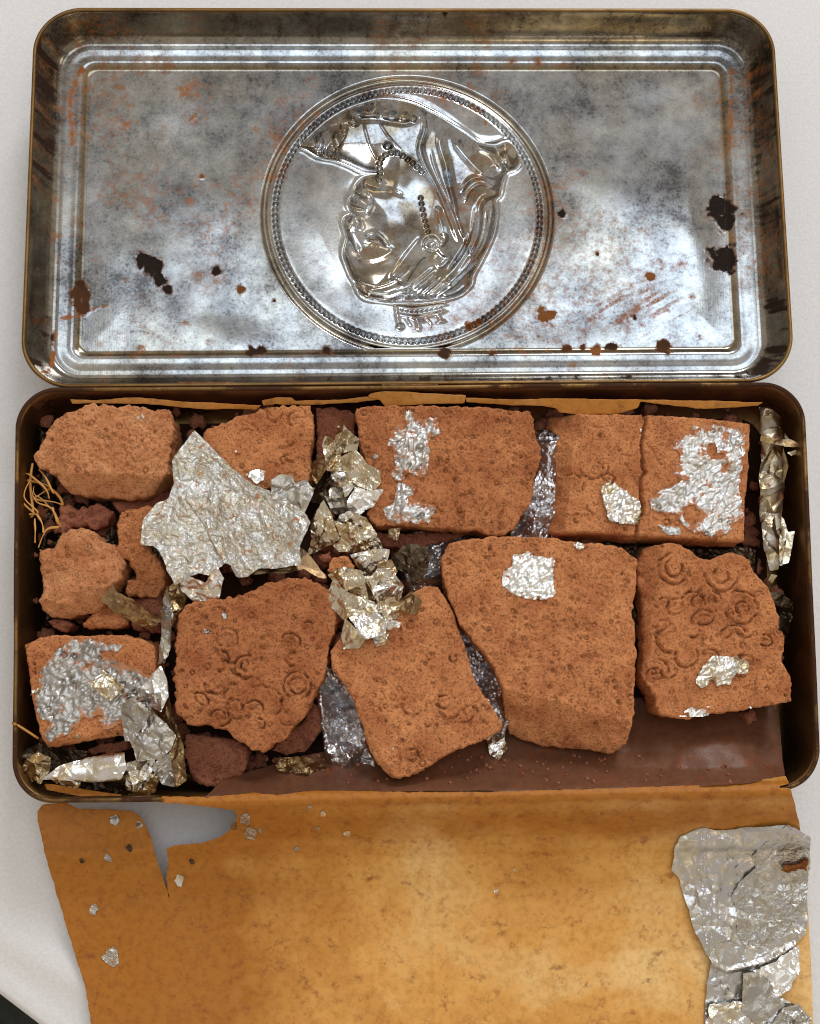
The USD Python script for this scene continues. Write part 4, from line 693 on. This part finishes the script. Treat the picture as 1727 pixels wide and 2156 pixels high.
# lower layer: bars still in foil, seen through the gaps
def foil_bar(label, px, z, seed, m=F_BLU):
    c = Chunk(px, z, 12, seed, pits=6, rough=4, grain=1.4, jag=2, edge=12, skirt=6, step=3.2)
    one('foil_wrapped_bar', c.mesh, m, label, 'chocolate bar', GL, smooth=False)
foil_bar('silver foiled bar glimpsed between the two upper right blocks', tr('D', (1090, 900), (1185, 900), (1180, 1150), (1070, 1150)), 110, 201)
foil_bar('silver foiled bar glimpsed left of the bottom centre slab', tr('D', (655, 1400), (735, 1400), (800, 1625), (690, 1640), (680, 1560)), 112, 202)
foil_bar('purplish foiled bar glimpsed between the bottom centre and largest slabs', tr('D', (960, 1320), (1030, 1330), (1085, 1480), (1060, 1560), (1000, 1520)), 112, 203)
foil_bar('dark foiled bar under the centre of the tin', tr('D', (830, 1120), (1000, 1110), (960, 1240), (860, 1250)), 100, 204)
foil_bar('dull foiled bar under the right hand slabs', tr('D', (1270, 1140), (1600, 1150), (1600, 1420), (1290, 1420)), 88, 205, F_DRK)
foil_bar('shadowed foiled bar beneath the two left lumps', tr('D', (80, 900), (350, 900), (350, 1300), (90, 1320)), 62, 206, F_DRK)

# ------------------------------------------------------------------ loose foil
def scrap(label, px, z, seed, m=F_SIL, name='foil_scrap', smooth=False, **kw):
    return one(name, sheet(px, z, seed, **kw), m, label, 'foil', GF, smooth=smooth)
scrap('large torn sheet of dusty silver foil lying over the left pieces', tr('D', (410, 905), (440, 935), (490, 985), (520, 1010), (560, 1030), (600, 1050), (640, 1075), (655, 1100), (632, 1150), (635, 1190), (590, 1195), (545, 1197), (520, 1215), (497, 1215), (485, 1190), (475, 1185), (460, 1195), (440, 1210), (420, 1205), (395, 1215), (370, 1232), (355, 1205), (340, 1165), (325, 1150), (300, 1150), (303, 1095), (330, 1060), (355, 1050), (365, 1015), (362, 970), (385, 935)), 196, 301, F_DUS, cr=((120, 5), (44, 2.2), (14, .8), (6, .5)), step=2.4, creases=[(tr('D', (393, 1050), (430, 1100), (460, 1165)), 4, 3)], jag=2.5, curl=(-.8, -.6, .0004))
scrap('brown curled foil edge under the right corner of the large torn sheet', tr('D', (632, 1150), (655, 1172), (690, 1218), (672, 1216), (640, 1198), (610, 1205), (500, 1212), (520, 1198)), 178, 302, F_BRN, cr=((30, 4),), grad=(0, -.3))
scrap('round grey foil flake on the block beside the large torn sheet', tr('D', (570, 1010), (590, 998), (615, 1000), (622, 1015), (645, 1010), (660, 1030), (658, 1045), (640, 1080), (610, 1085), (580, 1070), (570, 1045)), 194, 303, F_GRY, cr=((30, 3), (9, 1.3)), creases=[(tr('D', (572, 1018), (604, 1028), (625, 1014)), 5, 5)])
SH = [('A5', 'pointed grey shard standing at the top of the foil heap', F_GLD, 196, (.5, .2), [(375, 460), (400, 325), (430, 370), (510, 440), (500, 490), (380, 500)]),
      ('A5', 'gilt shard at the upper left of the foil heap', F_GLD, 190, (-.5, .3), [(300, 480), (320, 435), (380, 445), (400, 520), (415, 610), (330, 615)]),
      ('A5', 'wide pale shard leaning on the wide top block', F_GLD, 200, (.2, .25), [(410, 545), (500, 515), (560, 590), (640, 640), (650, 690), (590, 770), (520, 750), (460, 680)]),
      ('A5', 'bright fluted shard in the middle of the foil heap', F_SIL, 188, (.4, -.3), [(350, 620), (430, 620), (475, 730), (440, 780), (340, 785)]),
      ('A5', 'brilliant silver shard pointing right below the pale shard', F_BRT, 192, (-.2, .3), [(455, 820), (500, 745), (600, 760), (655, 755), (600, 840), (510, 900), (450, 870)]),
      ('A5', 'narrow brown shard beside the block edge', F_BRN, 176, (.8, 0), [(235, 590), (270, 530), (310, 570), (300, 630), (235, 720)]),
      ('A5', 'small folded shard below the bright fluted one', F_GRY, 180, (.3, .3), [(320, 790), (430, 790), (445, 850), (400, 900), (350, 860)]),
      ('A5', 'gilt crumpled shard at the lower left of the foil heap', F_GLD, 186, (.4, .4), [(220, 940), (300, 830), (340, 900), (390, 1050), (310, 1090), (205, 1125), (230, 1050)]),
      ('A5', 'silver arched shard at the foot of the foil heap', F_SIL, 194, (.1, .5), [(385, 950), (400, 910), (470, 890), (560, 930), (605, 1000), (560, 1010), (480, 980)]),
      ('A5', 'amber backed shard lying across the middle of the tin', F_GLD, 188, (-.1, .3), [(380, 960), (500, 980), (610, 1010), (660, 1100), (560, 1130), (400, 1120), (370, 1090), (420, 1060)]),
      ('A5', 'dark shard in the gap beneath the narrow brown one', F_DRK, 160, (.2, .2), [(230, 720), (320, 640), (350, 790), (310, 830), (230, 810)]),
      ('A5', 'silver upper leaf of the crumpled foil at the centre', F_SIL, 200, (.1, .4), [(480, 1160), (600, 1130), (700, 1130), (690, 1190), (620, 1280), (560, 1290)]),
      ('A5', 'gilt folded leaf of the crumpled foil beside the orange crumb', F_GLD, 202, (.3, .5), [(340, 1280), (430, 1240), (520, 1260), (580, 1340), (620, 1420), (560, 1440), (430, 1400)]),
      ('A5', 'left wing of the crumpled foil at the centre', F_GLD, 198, (.5, .2), [(300, 1440), (360, 1330), (460, 1400), (560, 1440), (430, 1550), (350, 1470)]),
      ('A5', 'right leaf of the crumpled foil at the centre', F_SIL, 204, (-.3, .3), [(580, 1320), (640, 1250), (720, 1260), (790, 1340), (770, 1420), (650, 1450)]),
      ('B2', 'silver front leaf of the crumpled foil at the centre', F_SIL, 200, (-.1, -.2), [(440, 150), (560, 100), (640, 130), (690, 180), (680, 310), (570, 335), (480, 230)]),
      ('A5', 'gilt triangular leaf on the right front of the crumpled foil', F_GLD, 202, (-.5, 0), [(650, 1450), (760, 1420), (770, 1530), (690, 1560)]),
      ('A5', 'round translucent brown flake right of the crumpled foil', F_BRN, 190, (-.3, .1), [(780, 1440), (850, 1390), (905, 1440), (870, 1520), (780, 1490)]),
      ('B2', 'gilt tip hanging lowest from the crumpled foil', F_GLD, 192, (.2, .5), [(440, 240), (560, 340), (520, 390), (430, 400), (420, 320)]),
      ('B2', 'small silver tab below the crumpled foil', F_SIL, 190, (0, .3), [(620, 340), (690, 320), (680, 370), (630, 380)]),
      ('B2', 'small curled silver lip on the right of the crumpled foil', F_SIL, 194, (-.2, .6), [(690, 230), (770, 250), (750, 290), (690, 300)]),
      ('A5', 'yellow gilt leaf standing in the top of the crumpled foil', F_GLD, 208, (-.4, .2), [(650, 1210), (720, 1190), (750, 1250), (720, 1310), (640, 1290)]),
      ('A5', 'dark brown wrapper scrap right of the crumpled foil', F_DRK, 165, (.2, .1), [(730, 1160), (830, 1090), (940, 1110), (960, 1170), (930, 1260), (860, 1350), (840, 1270), (730, 1210)]),
      ('A5', 'pale spike of foil under the lower edge of the wide top block', F_GLD, 172, (0, .3), [(715, 1000), (770, 990), (765, 1020), (750, 1055), (742, 1020), (715, 1030)]),
      ('B1', 'upright silver strip left of the ringed slab', F_GRY, 186, (.7, 0), [(1040, 60), (1060, 110), (1078, 200), (1070, 290), (1050, 430), (1020, 490), (995, 490), (1015, 330), (1015, 160)]),
      ('B1', 'brown foil behind the upright silver strip', F_BRN, 172, (-.5, .2), [(1055, 30), (1130, -20), (1150, 100), (1130, 180), (1080, 250), (1080, 150)]),
      ('A4', 'curled bright foil lip below the large torn sheet', F_SIL, 190, (.1, .5), [(1130, 1320), (1190, 1300), (1290, 1335), (1360, 1240), (1395, 1300), (1350, 1430), (1310, 1460), (1210, 1430), (1140, 1370)]),
      ('A4', 'olive brown foil curl below the narrow fragment', F_BRN, 168, (-.1, .7), [(660, 1440), (720, 1360), (740, 1395), (830, 1440), (920, 1520), (990, 1560), (930, 1610), (830, 1560), (730, 1510)]),
      ('B1', 'grey folded foil leaning over the right end of the corner bar', F_GRY, 192, (-.1, .15), [(830, 780), (900, 730), (950, 800), (1030, 880), (1090, 950), (1060, 1030), (990, 1090), (860, 1100), (820, 980)]),
      ('B1', 'pale triangular flap on the grey folded foil', F_GRY, 199, (.35, .1), [(755, 765), (830, 720), (940, 800), (830, 975), (785, 975)]),
      ('B1', 'bright crinkled shard at the right end of the corner bar', F_BRT, 190, (.4, .2), [(860, 680), (930, 600), (1010, 530), (1040, 600), (1050, 700), (1000, 790), (940, 760), (890, 740)]),
      ('B1', 'brown torn foil down the side of the corner bar', F_BRN, 170, (.6, 0), [(1030, 600), (1060, 780), (1100, 900), (1140, 1000), (1170, 1220), (1110, 1260), (1070, 1060), (1000, 800)]),
      ('B1', 'crumpled brass scrap in the lower left corner of the tray', F_GLD, 160, (.3, .3), [(140, 1180), (170, 1110), (240, 1060), (330, 1090), (310, 1160), (250, 1240), (180, 1230)]),
      ('B1', 'curled silver tube end in the bottom left of the tray', F_SIL, 158, (-.2, .3), [(795, 1130), (960, 1090), (960, 1180), (900, 1300), (800, 1280)]),
      ('B1', 'gilt lip below the curled silver tube end', F_GLD, 150, (0, .6), [(780, 1340), (900, 1290), (960, 1190), (1000, 1210), (960, 1300), (850, 1350)]),
      ('B1', 'grey scalloped shard beside the dark reddish lump', F_GRY, 162, (-.4, .2), [(970, 1150), (1030, 1060), (1100, 1080), (1130, 1170), (1080, 1260), (1020, 1240)]),
      ('B1', 'pale brown chip in front of the silver roll', F_GLD, 150, (0, .5), [(300, 1210), (420, 1180), (500, 1220), (480, 1290), (400, 1270)]),
      ('B1', 'gold flake resting on the grey foil of the corner bar', F_GLD, 188, (0, .1), [(580, 630), (650, 555), (720, 610), (770, 650), (690, 720), (640, 690)]),
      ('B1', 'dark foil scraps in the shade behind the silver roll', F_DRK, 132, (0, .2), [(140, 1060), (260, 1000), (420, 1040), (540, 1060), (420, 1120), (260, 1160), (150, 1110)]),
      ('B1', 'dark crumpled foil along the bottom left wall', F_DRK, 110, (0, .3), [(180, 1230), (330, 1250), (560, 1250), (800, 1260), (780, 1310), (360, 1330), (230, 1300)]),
      ('B2', 'brown foil strip below the ringed slab', F_BRN, 118, (0, .2), [(0, 1100), (120, 1090), (200, 1095), (330, 1160), (300, 1200), (160, 1180), (20, 1160)]),
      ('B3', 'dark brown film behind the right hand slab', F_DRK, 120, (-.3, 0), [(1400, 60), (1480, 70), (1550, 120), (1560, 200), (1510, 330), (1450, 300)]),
      ('B2', 'tiny silver fleck on the brown paper by the bottom centre slab', F_SIL, 92, (0, 0), [(1330, 970), (1400, 900), (1430, 920), (1420, 980), (1440, 1020), (1390, 1090), (1350, 1060)]),
      ('B3', 'small shiny fleck on the brown paper at the lower right', F_GRY, 92, (0, .2), [(985, 1100), (1060, 1080), (1120, 1075), (1110, 1100), (1010, 1120)])]
for k, (cr, lab, m, z, gr, pts) in enumerate(SH):
    px = np.array(Polygon(tr(cr, *pts)).buffer(0).buffer(3.5, join_style=2, mitre_limit=2).exterior.coords)[:-1]; size = np.ptp(px, axis=0).min()
    scrap(lab, px, z, 320 + 3 * k, m, grad=gr, cr=((max(14, size * .42), 6.5), (12, 2.2), (5.5, .8)), jag=2.0, step=1.8)
scrap('long silver roll of foil along the bottom left of the tray', tr('B1', (280, 1220), (400, 1130), (560, 1085), (680, 1060), (790, 1050), (812, 1150), (770, 1220), (600, 1240), (480, 1230), (360, 1220)), 150, 501, F_SIL, ridge=(*tr('B1', (330, 1195), (800, 1140)), 34, 30), cr=((50, 3), (14, 1.2)), jag=1, step=2.4)
scrap('brass foil wrapped stick standing along the right wall', tr('A6', (1330, 240), (1380, 245), (1460, 300), (1530, 430), (1500, 470), (1500, 700), (1460, 1000), (1440, 1250), (1390, 1260), (1345, 1100), (1330, 700), (1345, 430)), 112, 502, F_STK, name='foil_wrapped_stick', ridge=(*tr('A6', (1400, 280), (1410, 1230)), 36, 26), cr=((48, 7), (17, 2.6)), jag=1, step=2.6)
for lab, m, z, pts, g in (('sharp brass flag of foil jutting to the right wall', F_GLD, 162, [(1350, 410), (1440, 425), (1540, 430), (1640, 470), (1540, 472), (1440, 455), (1350, 440)], (0, .6)), ('beige strip beside the foil wrapped stick', F_GLD, 120, [(1460, 880), (1500, 930), (1525, 1010), (1520, 1150), (1490, 1220), (1455, 1200)], (.2, 0)), ('pale splinter at the right of the beige strip', F_GLD, 132, [(1520, 1010), (1570, 1000), (1530, 1200), (1495, 1210)], (.2, 0)), ('small pale chip near the right wall', F_GLD, 140, [(1520, 510), (1590, 490), (1610, 508), (1550, 530)], (0, .2)), ('glinting foil tip at the bottom of the wrapped stick', F_GLD, 130, [(1400, 1310), (1420, 1270), (1460, 1280), (1430, 1330)], (0, .3)), ('thin dark film edge beside the wrapped stick', F_BRN, 118, [(1490, 470), (1520, 600), (1480, 780), (1465, 900), (1440, 1240), (1430, 1240), (1450, 900), (1480, 700)], (.6, 0))):
    scrap(lab, tr('A6', *pts), z, 520 + int(z), m, grad=g, cr=((16, 2),), jag=.8, step=2.2)

# ------------------------------------------------------------------ paper
PX = np.vstack([tr('D', (331, 1688), (343, 1676), (430, 1678), (540, 1668), (581, 1674), (665, 1664), (783, 1666), (884, 1668), (1020, 1667), (1162, 1663), (1300, 1659), (1482, 1652), (1583, 1645), (1654, 1633), (1662, 1648), (1640, 1657), (1664, 1660), (1671, 1680), (1684, 1734), (1693, 1794), (1698, 1864), (1708, 2024), (1713, 2155), (1722, 2330), (230, 2330)),
                tr('C1', (385, 1023), (360, 870), (300, 680), (250, 510), (195, 330), (160, 170), (157, 130), (180, 100), (270, 90), (330, 118), (450, 120), (560, 128), (600, 160), (635, 240), (660, 330), (690, 420), (715, 500), (722, 570), (712, 490), (700, 420), (710, 340), (700, 285), (740, 270), (850, 262), (930, 235), (970, 205), (1000, 150), (985, 122), (850, 105), (700, 92))])
def rimy(x): return 1690 - (x - 30) * .0195
def paper_z(px):
    u = px[:, 1] - rimy(px[:, 0])
    z = np.interp(u, [-220, -170, -120, -80, -45, -22, -8, 4, 16, 34, 60, 90, 130, 200, 330, 700], [30, 42, 62, 88, 128, 165, 188, 194, 188, 165, 128, 88, 52, 26, 16, 14])
    fl = np.clip((345 - px[:, 0]) / 40, 0, 1) * (u > 0); z = np.where(u > 0, z * (1 - fl) + np.minimum(z, 66 + 8 * np.sin(px[:, 0] / 40)) * fl, z)
    z = z + np.clip(u / 120, 0, 1) * (n2(px, 420, 71, 2) * 22 + n2(px, 90, 72, 2) * 3 + 4)
    z = z + 4 * np.exp(-((px[:, 0] - 905 - .03 * u) / 9) ** 2) * np.clip(u / 80 - 1, 0, 1) + 4 * np.exp(-((u - 112 + 10 * np.sin(px[:, 0] / 300)) / 12) ** 2)
    return z
def lift_sheet(px_loop, step, zf, thick=1.5, jag=1.2, seed=0):
    lp = resample(ccw(px_loop), step); lp = lp + normals2(lp, 1) * (n2(lp, 12, seed, 3) * jag * 3)[:, None]
    pl = Polygon(lp).buffer(0); pl = max(pl.geoms, key=lambda q: q.area) if hasattr(pl, 'geoms') else pl
    lp = ccw(np.array(pl.exterior.coords)[:-1])
    P, tri = fill(lp, step, seed=seed); z = zf(P); W = at(P, z)
    tri = tri[:, ::-1]; N = len(P); n = len(lp); i = np.arange(n); j = np.roll(i, -1)
    return np.vstack([np.c_[W, z], np.c_[W, z - thick]]), np.vstack([tri, tri[:, ::-1] + N, np.c_[i, j + N, i + N], np.c_[i, j, j + N]]), P
v, f, Pp = lift_sheet(PX, 4.5, paper_z, seed=5, jag=1.8)
# darker soaked-in stain: along the fold, the left flap and the lower left corner
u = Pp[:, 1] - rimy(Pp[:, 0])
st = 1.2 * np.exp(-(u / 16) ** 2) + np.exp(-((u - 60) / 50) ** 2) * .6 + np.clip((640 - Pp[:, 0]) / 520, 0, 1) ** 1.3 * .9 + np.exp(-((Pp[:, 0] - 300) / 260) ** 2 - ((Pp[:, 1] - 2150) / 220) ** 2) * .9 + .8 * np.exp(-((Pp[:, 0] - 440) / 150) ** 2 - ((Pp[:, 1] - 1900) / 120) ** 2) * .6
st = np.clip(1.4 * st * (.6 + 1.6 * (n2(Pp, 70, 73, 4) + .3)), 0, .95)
paper_p = thing('paper_liner', 'amber waxed paper liner folded out over the front of the tray', 'paper', (0, -900, 5))
put('outer_sheet', (v, f), PAPER, paper_p, attrs={'stain': np.r_[st, st]}, label='torn amber sheet lying on the cloth')
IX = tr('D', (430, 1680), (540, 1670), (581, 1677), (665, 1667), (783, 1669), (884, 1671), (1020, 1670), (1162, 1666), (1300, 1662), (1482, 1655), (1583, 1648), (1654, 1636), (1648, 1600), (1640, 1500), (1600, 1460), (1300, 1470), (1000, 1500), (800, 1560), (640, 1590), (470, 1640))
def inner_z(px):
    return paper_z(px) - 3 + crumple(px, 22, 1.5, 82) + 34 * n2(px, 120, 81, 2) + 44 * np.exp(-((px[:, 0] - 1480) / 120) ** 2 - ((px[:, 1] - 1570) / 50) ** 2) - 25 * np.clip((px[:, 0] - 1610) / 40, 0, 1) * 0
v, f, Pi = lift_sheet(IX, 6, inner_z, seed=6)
put('inner_fold', (v, f), PAPER_IN, paper_p, attrs={'stain': np.zeros(len(v))}, label='dark brown part of the paper inside the tray')
def paper_flecks():
    r = np.random.default_rng(4)
    sp = [('C1', (482, 165), 26, F_GRY), ('C1', (588, 185), 18, F_GRY), ('C1', (455, 325), 22, F_GRY), ('C1', (545, 282), 18, F_DRK), ('C1', (345, 338), 14, F_DRK), ('C1', (395, 540), 26, F_DUS), ('C1', (465, 740), 44, F_DUS), ('C1', (755, 418), 30, F_SIL), ('C1', (810, 340), 16, F_DRK), ('C1', (1035, 165), 34, F_DUS), ('C1', (1060, 220), 40, F_DUS), ('C1', (985, 190), 20, F_BRN), ('C1', (1362, 138), 16, F_SIL), ('C1', (1460, 220), 18, F_SIL), ('C1', (1252, 287), 14, F_GRY), ('C1', (1305, 112), 12, F_GRY), ('C1', (1340, 200), 10, F_GRY), ('C1', (1095, 208), 12, F_GRY), ('C2', (362, 462), 12, F_SIL), ('C2', (440, 375), 8, F_SIL)]
    for k, (c, q, R, m) in enumerate(sp):
        a = np.linspace(0, 6.283, 10, endpoint=False); rr = R * r.uniform(.55, 1.1, 10); px = tr(c, *np.c_[q[0] + rr * np.cos(a) * .9, q[1] + rr * np.sin(a)])
        zc = paper_z(px.mean(0)[None])[0]
        vv, ff = sheet(px, zc, 700 + k, cr=((8, 1.0),), jag=1, step=2.2, thick=.8)
        P2 = vv[:, :2]; # rest on the paper
        n = len(vv) // 2; lp = px.mean(0)
        dz = paper_z_at(P2[:n]) + 2.2; vv[:n, 2] += dz - zc; vv[n:, 2] = vv[:n, 2] - .8
        put('foil_fleck', (vv, ff), m, paper_p, smooth=False)
def paper_z_at(W):
    px = project(np.c_[W, np.full(len(W), 40.)])
    for _ in range(4): px = project(np.c_[W, paper_z(px)])
    return paper_z(px)
def project(X):
    v = X - EYE; z = v @ fw; return np.c_[IW / 2 + CD * (v @ rt) / z, IH / 2 - CD * (v @ up) / z]
paper_flecks()
# foil sheet lying on the paper at the right
def on_paper(label, c, pts, lift, seed, m, **kw):
    px = tr(c, *pts); zc = paper_z(px.mean(0)[None])[0]
    vv, ff = sheet(px, zc, seed, **kw); n = len(vv) // 2; dz = paper_z_at(vv[:n, :2]) - zc + lift
    vv[:n, 2] += dz; vv[n:, 2] += dz
    one('foil_sheet', (vv, ff), m, label, 'foil', 'foil layers lying on the paper', smooth=False)
fold = tr('C2', (1190, 185), (1195, 300), (1200, 380), (1235, 480), (1228, 600), (1260, 740), (1330, 900))
on_paper('wide bluish grey foil sheet lying on the right side of the amber paper', 'C2', [(1090, 270), (1110, 215), (1180, 180), (1200, 175), (1240, 195), (1380, 180), (1530, 165), (1600, 200), (1645, 220), (1660, 300), (1665, 420), (1672, 560), (1670, 640), (1620, 690), (1630, 780), (1600, 860), (1560, 910), (1650, 960), (1675, 1060), (1500, 1160), (1240, 1160), (1250, 870), (1265, 760), (1220, 680), (1180, 590), (1150, 480), (1120, 400), (1090, 370)], 9, 601, F_SHT, cr=((90, 4.0), (26, 2.2), (9, .9)), creases=[(fold, 4, 2.6), (fold + [13, 0], 4, -1.8), (tr('C2', (1260, 760), (1330, 800), (1500, 760), (1620, 690)), 8, 6)], jag=3, step=3.4)
on_paper('crusty silver layer on top of the grey foil sheet', 'C2', [(1420, 310), (1440, 270), (1530, 170), (1600, 205), (1650, 240), (1665, 330), (1670, 450), (1650, 560), (1590, 640), (1480, 710), (1410, 695), (1375, 640), (1370, 530), (1345, 490), (1380, 420), (1440, 360)], 12.5, 602, F_CRU, cr=((40, 2.0), (9, 1.2)), jag=3, step=2.6)
on_paper('bright crinkled foil strip low on the right edge of the grey sheet', 'C2', [(1430, 790), (1530, 750), (1625, 680), (1630, 790), (1590, 870), (1530, 905), (1480, 850)], 17, 603, F_BRT, cr=((24, 3), (8, 1.8)), jag=3, step=2.6)
on_paper('brownish grey foil flap at the bottom of the grey sheet', 'C2', [(1390, 800), (1470, 795), (1530, 890), (1570, 935), (1490, 1000), (1440, 1010), (1385, 960)], 20, 604, F_GRY, cr=((50, 3), (12, 1)), jag=2, step=2.6)
on_paper('crinkled silver foil at the very bottom of the grey sheet', 'C2', [(1250, 930), (1380, 920), (1480, 1010), (1500, 1120), (1400, 1160), (1245, 1160)], 15, 605, F_SIL, cr=((30, 4), (9, 1.6)), jag=3, step=2.6)
on_paper('separate crusty foil fragment at the bottom right of the paper', 'C2', [(1505, 1060), (1520, 1000), (1560, 945), (1620, 925), (1680, 990), (1660, 1070), (1600, 1140), (1520, 1120)], 20, 606, F_CRU, cr=((30, 3), (8, 2)), jag=3, step=2.6)
def crumb_on_paper():
    px = tr('C2', (1560, 375), (1600, 358), (1650, 345), (1680, 316), (1692, 335), (1684, 388), (1640, 380), (1600, 398)); z = paper_z(px.mean(0)[None])[0]
    c = Chunk(px, z + 32, z + 14, 610, pits=0, rough=9, jag=4, edge=9, step=2.4); one('rust_crumb', c.mesh, RUSTY, 'rust brown crumb on the right edge of the grey foil sheet', 'crumb')
crumb_on_paper()
# strips of liner left along the back wall
for k, (lab, px, z) in enumerate((('thin torn paper strip along the back wall at the left', np.vstack([tr('A4', (440, 178), (600, 185), (860, 168), (1100, 190), (1640, 213), (1600, 236), (1300, 236), (900, 206), (600, 202), (450, 204))]), 166),
                                  ('paper strip along the back wall behind the dark block', tr('A5', (-90, 185), (0, 165), (100, 168), (120, 185), (400, 180), (640, 158), (660, 180), (500, 195), (250, 209), (0, 207), (-80, 215)), 164),
                                  ('raised paper tab in the middle of the back wall', tr('A5', (575, 160), (585, 145), (680, 130), (900, 140), (1190, 155), (1180, 200), (920, 205), (680, 216), (655, 185)), 172),
                                  ('long orange paper strip with a torn lower edge along the back wall at the right', np.vstack([tr('A5', (1185, 170), (1500, 180)), tr('A6', (0, 175), (400, 180), (800, 185), (1370, 197), (1340, 216), (1000, 236), (800, 215), (600, 195), (590, 228), (480, 262), (300, 266), (100, 256), (80, 230), (0, 217)), tr('A5', (1500, 212), (1190, 196))]), 166))):
    vv, ff = sheet(px, z, 800 + k, grad=(0, .5), cr=((40, 2),), jag=1, step=3)
    one('paper_strip', (vv, ff), PAPER, lab, 'paper', 'strips of paper liner along the back wall', attrs={'stain': np.full(len(vv), .75)})
vv, ff = sheet(tr('B1', (270, 1255), (330, 1255), (560, 1290), (760, 1320), (770, 1345), (560, 1335), (400, 1310), (290, 1290)), 150, 810, grad=(0, -.4), cr=((40, 3),), jag=1, step=3)
one('paper_strip', (vv, ff), PAPER, 'brown paper strip along the front wall at the lower left', 'paper', 'strips of paper liner along the front wall', attrs={'stain': np.full(len(vv), 1.0)})

# ------------------------------------------------------------------ dry fibres in the left corner
fb = thing('fibre_tangle', 'tangle of orange dry fibres against the left wall', 'fibres', (*at([(80, 1050)], 120)[0], 100))
for k, pts in enumerate(([(190, 570), (180, 700), (200, 880), (185, 910)], [(150, 670), (135, 780), (150, 830), (230, 905)], [(165, 680), (250, 700), (300, 720), (360, 780), (380, 830)], [(300, 730), (230, 780), (215, 800), (330, 815), (375, 830)], [(190, 740), (230, 820), (320, 860), (370, 970)], [(200, 690), (170, 800), (250, 890), (190, 900)], [(240, 900), (280, 960), (290, 1020)], [(370, 980), (300, 1000), (250, 1110)], [(330, 860), (360, 930), (370, 975)], [(250, 620), (300, 680), (340, 770)], [(205, 720), (215, 770), (260, 800), (300, 850)], [(160, 640), (200, 660), (290, 740), (310, 800)], [(230, 930), (240, 1010), (235, 1080)])):
    L = smooth_line(at(tr('A4', *pts), 140), 6); r = np.random.default_rng(900 + k); z = 122 + 34 * r.random() + 9 * np.sin(np.linspace(0, r.uniform(2, 5), len(L)))
    put('fibre', tube(np.c_[L, z], (1.1 + r.random()) * (1 + .5 * np.sin(np.linspace(0, 9 * r.random() + 2, len(L)) + k)) + .5, 5), FIBRE, fb, smooth=False)
L = smooth_line(at(tr('B1', (82, 872), (110, 890), (160, 930), (210, 970)), 186), 6)
one('paper_sliver', tube(np.c_[L, np.linspace(190, 150, len(L))], 2.6, 6), FIBRE, 'single orange sliver poking over the left rim near the lower corner', 'fibres')
# crumbs fallen on the floor of the tray
def crumbs():
    r = np.random.default_rng(31); V, F, n = [], [], 0
    ico = trimesh.creation.icosphere(subdivisions=1)
    for k in range(1150):
        px = r.uniform([60, 860], [1640, 1620]); z = r.uniform(8, 70); s = r.uniform(4, 20)
        if k > 1050: px = r.uniform([560, 1590], [1620, 1650]); z = inner_z(px[None])[0] + 2; s = r.uniform(1.5, 4.5)
        elif px[1] > 1540 and px[0] > 560: continue
        c = at([px], z)[0]
        v = ico.vertices * s * (1 + .35 * r.normal(size=(len(ico.vertices), 1)).clip(-1, 1)); V.append(v + [*c, z]); F.append(ico.faces + n); n += len(v)
    one('chocolate_crumbs', (np.vstack(V), np.vstack(F)), CH_R, 'loose chocolate crumbs lying in the gaps between the pieces', 'crumbs', kind='stuff')
crumbs()
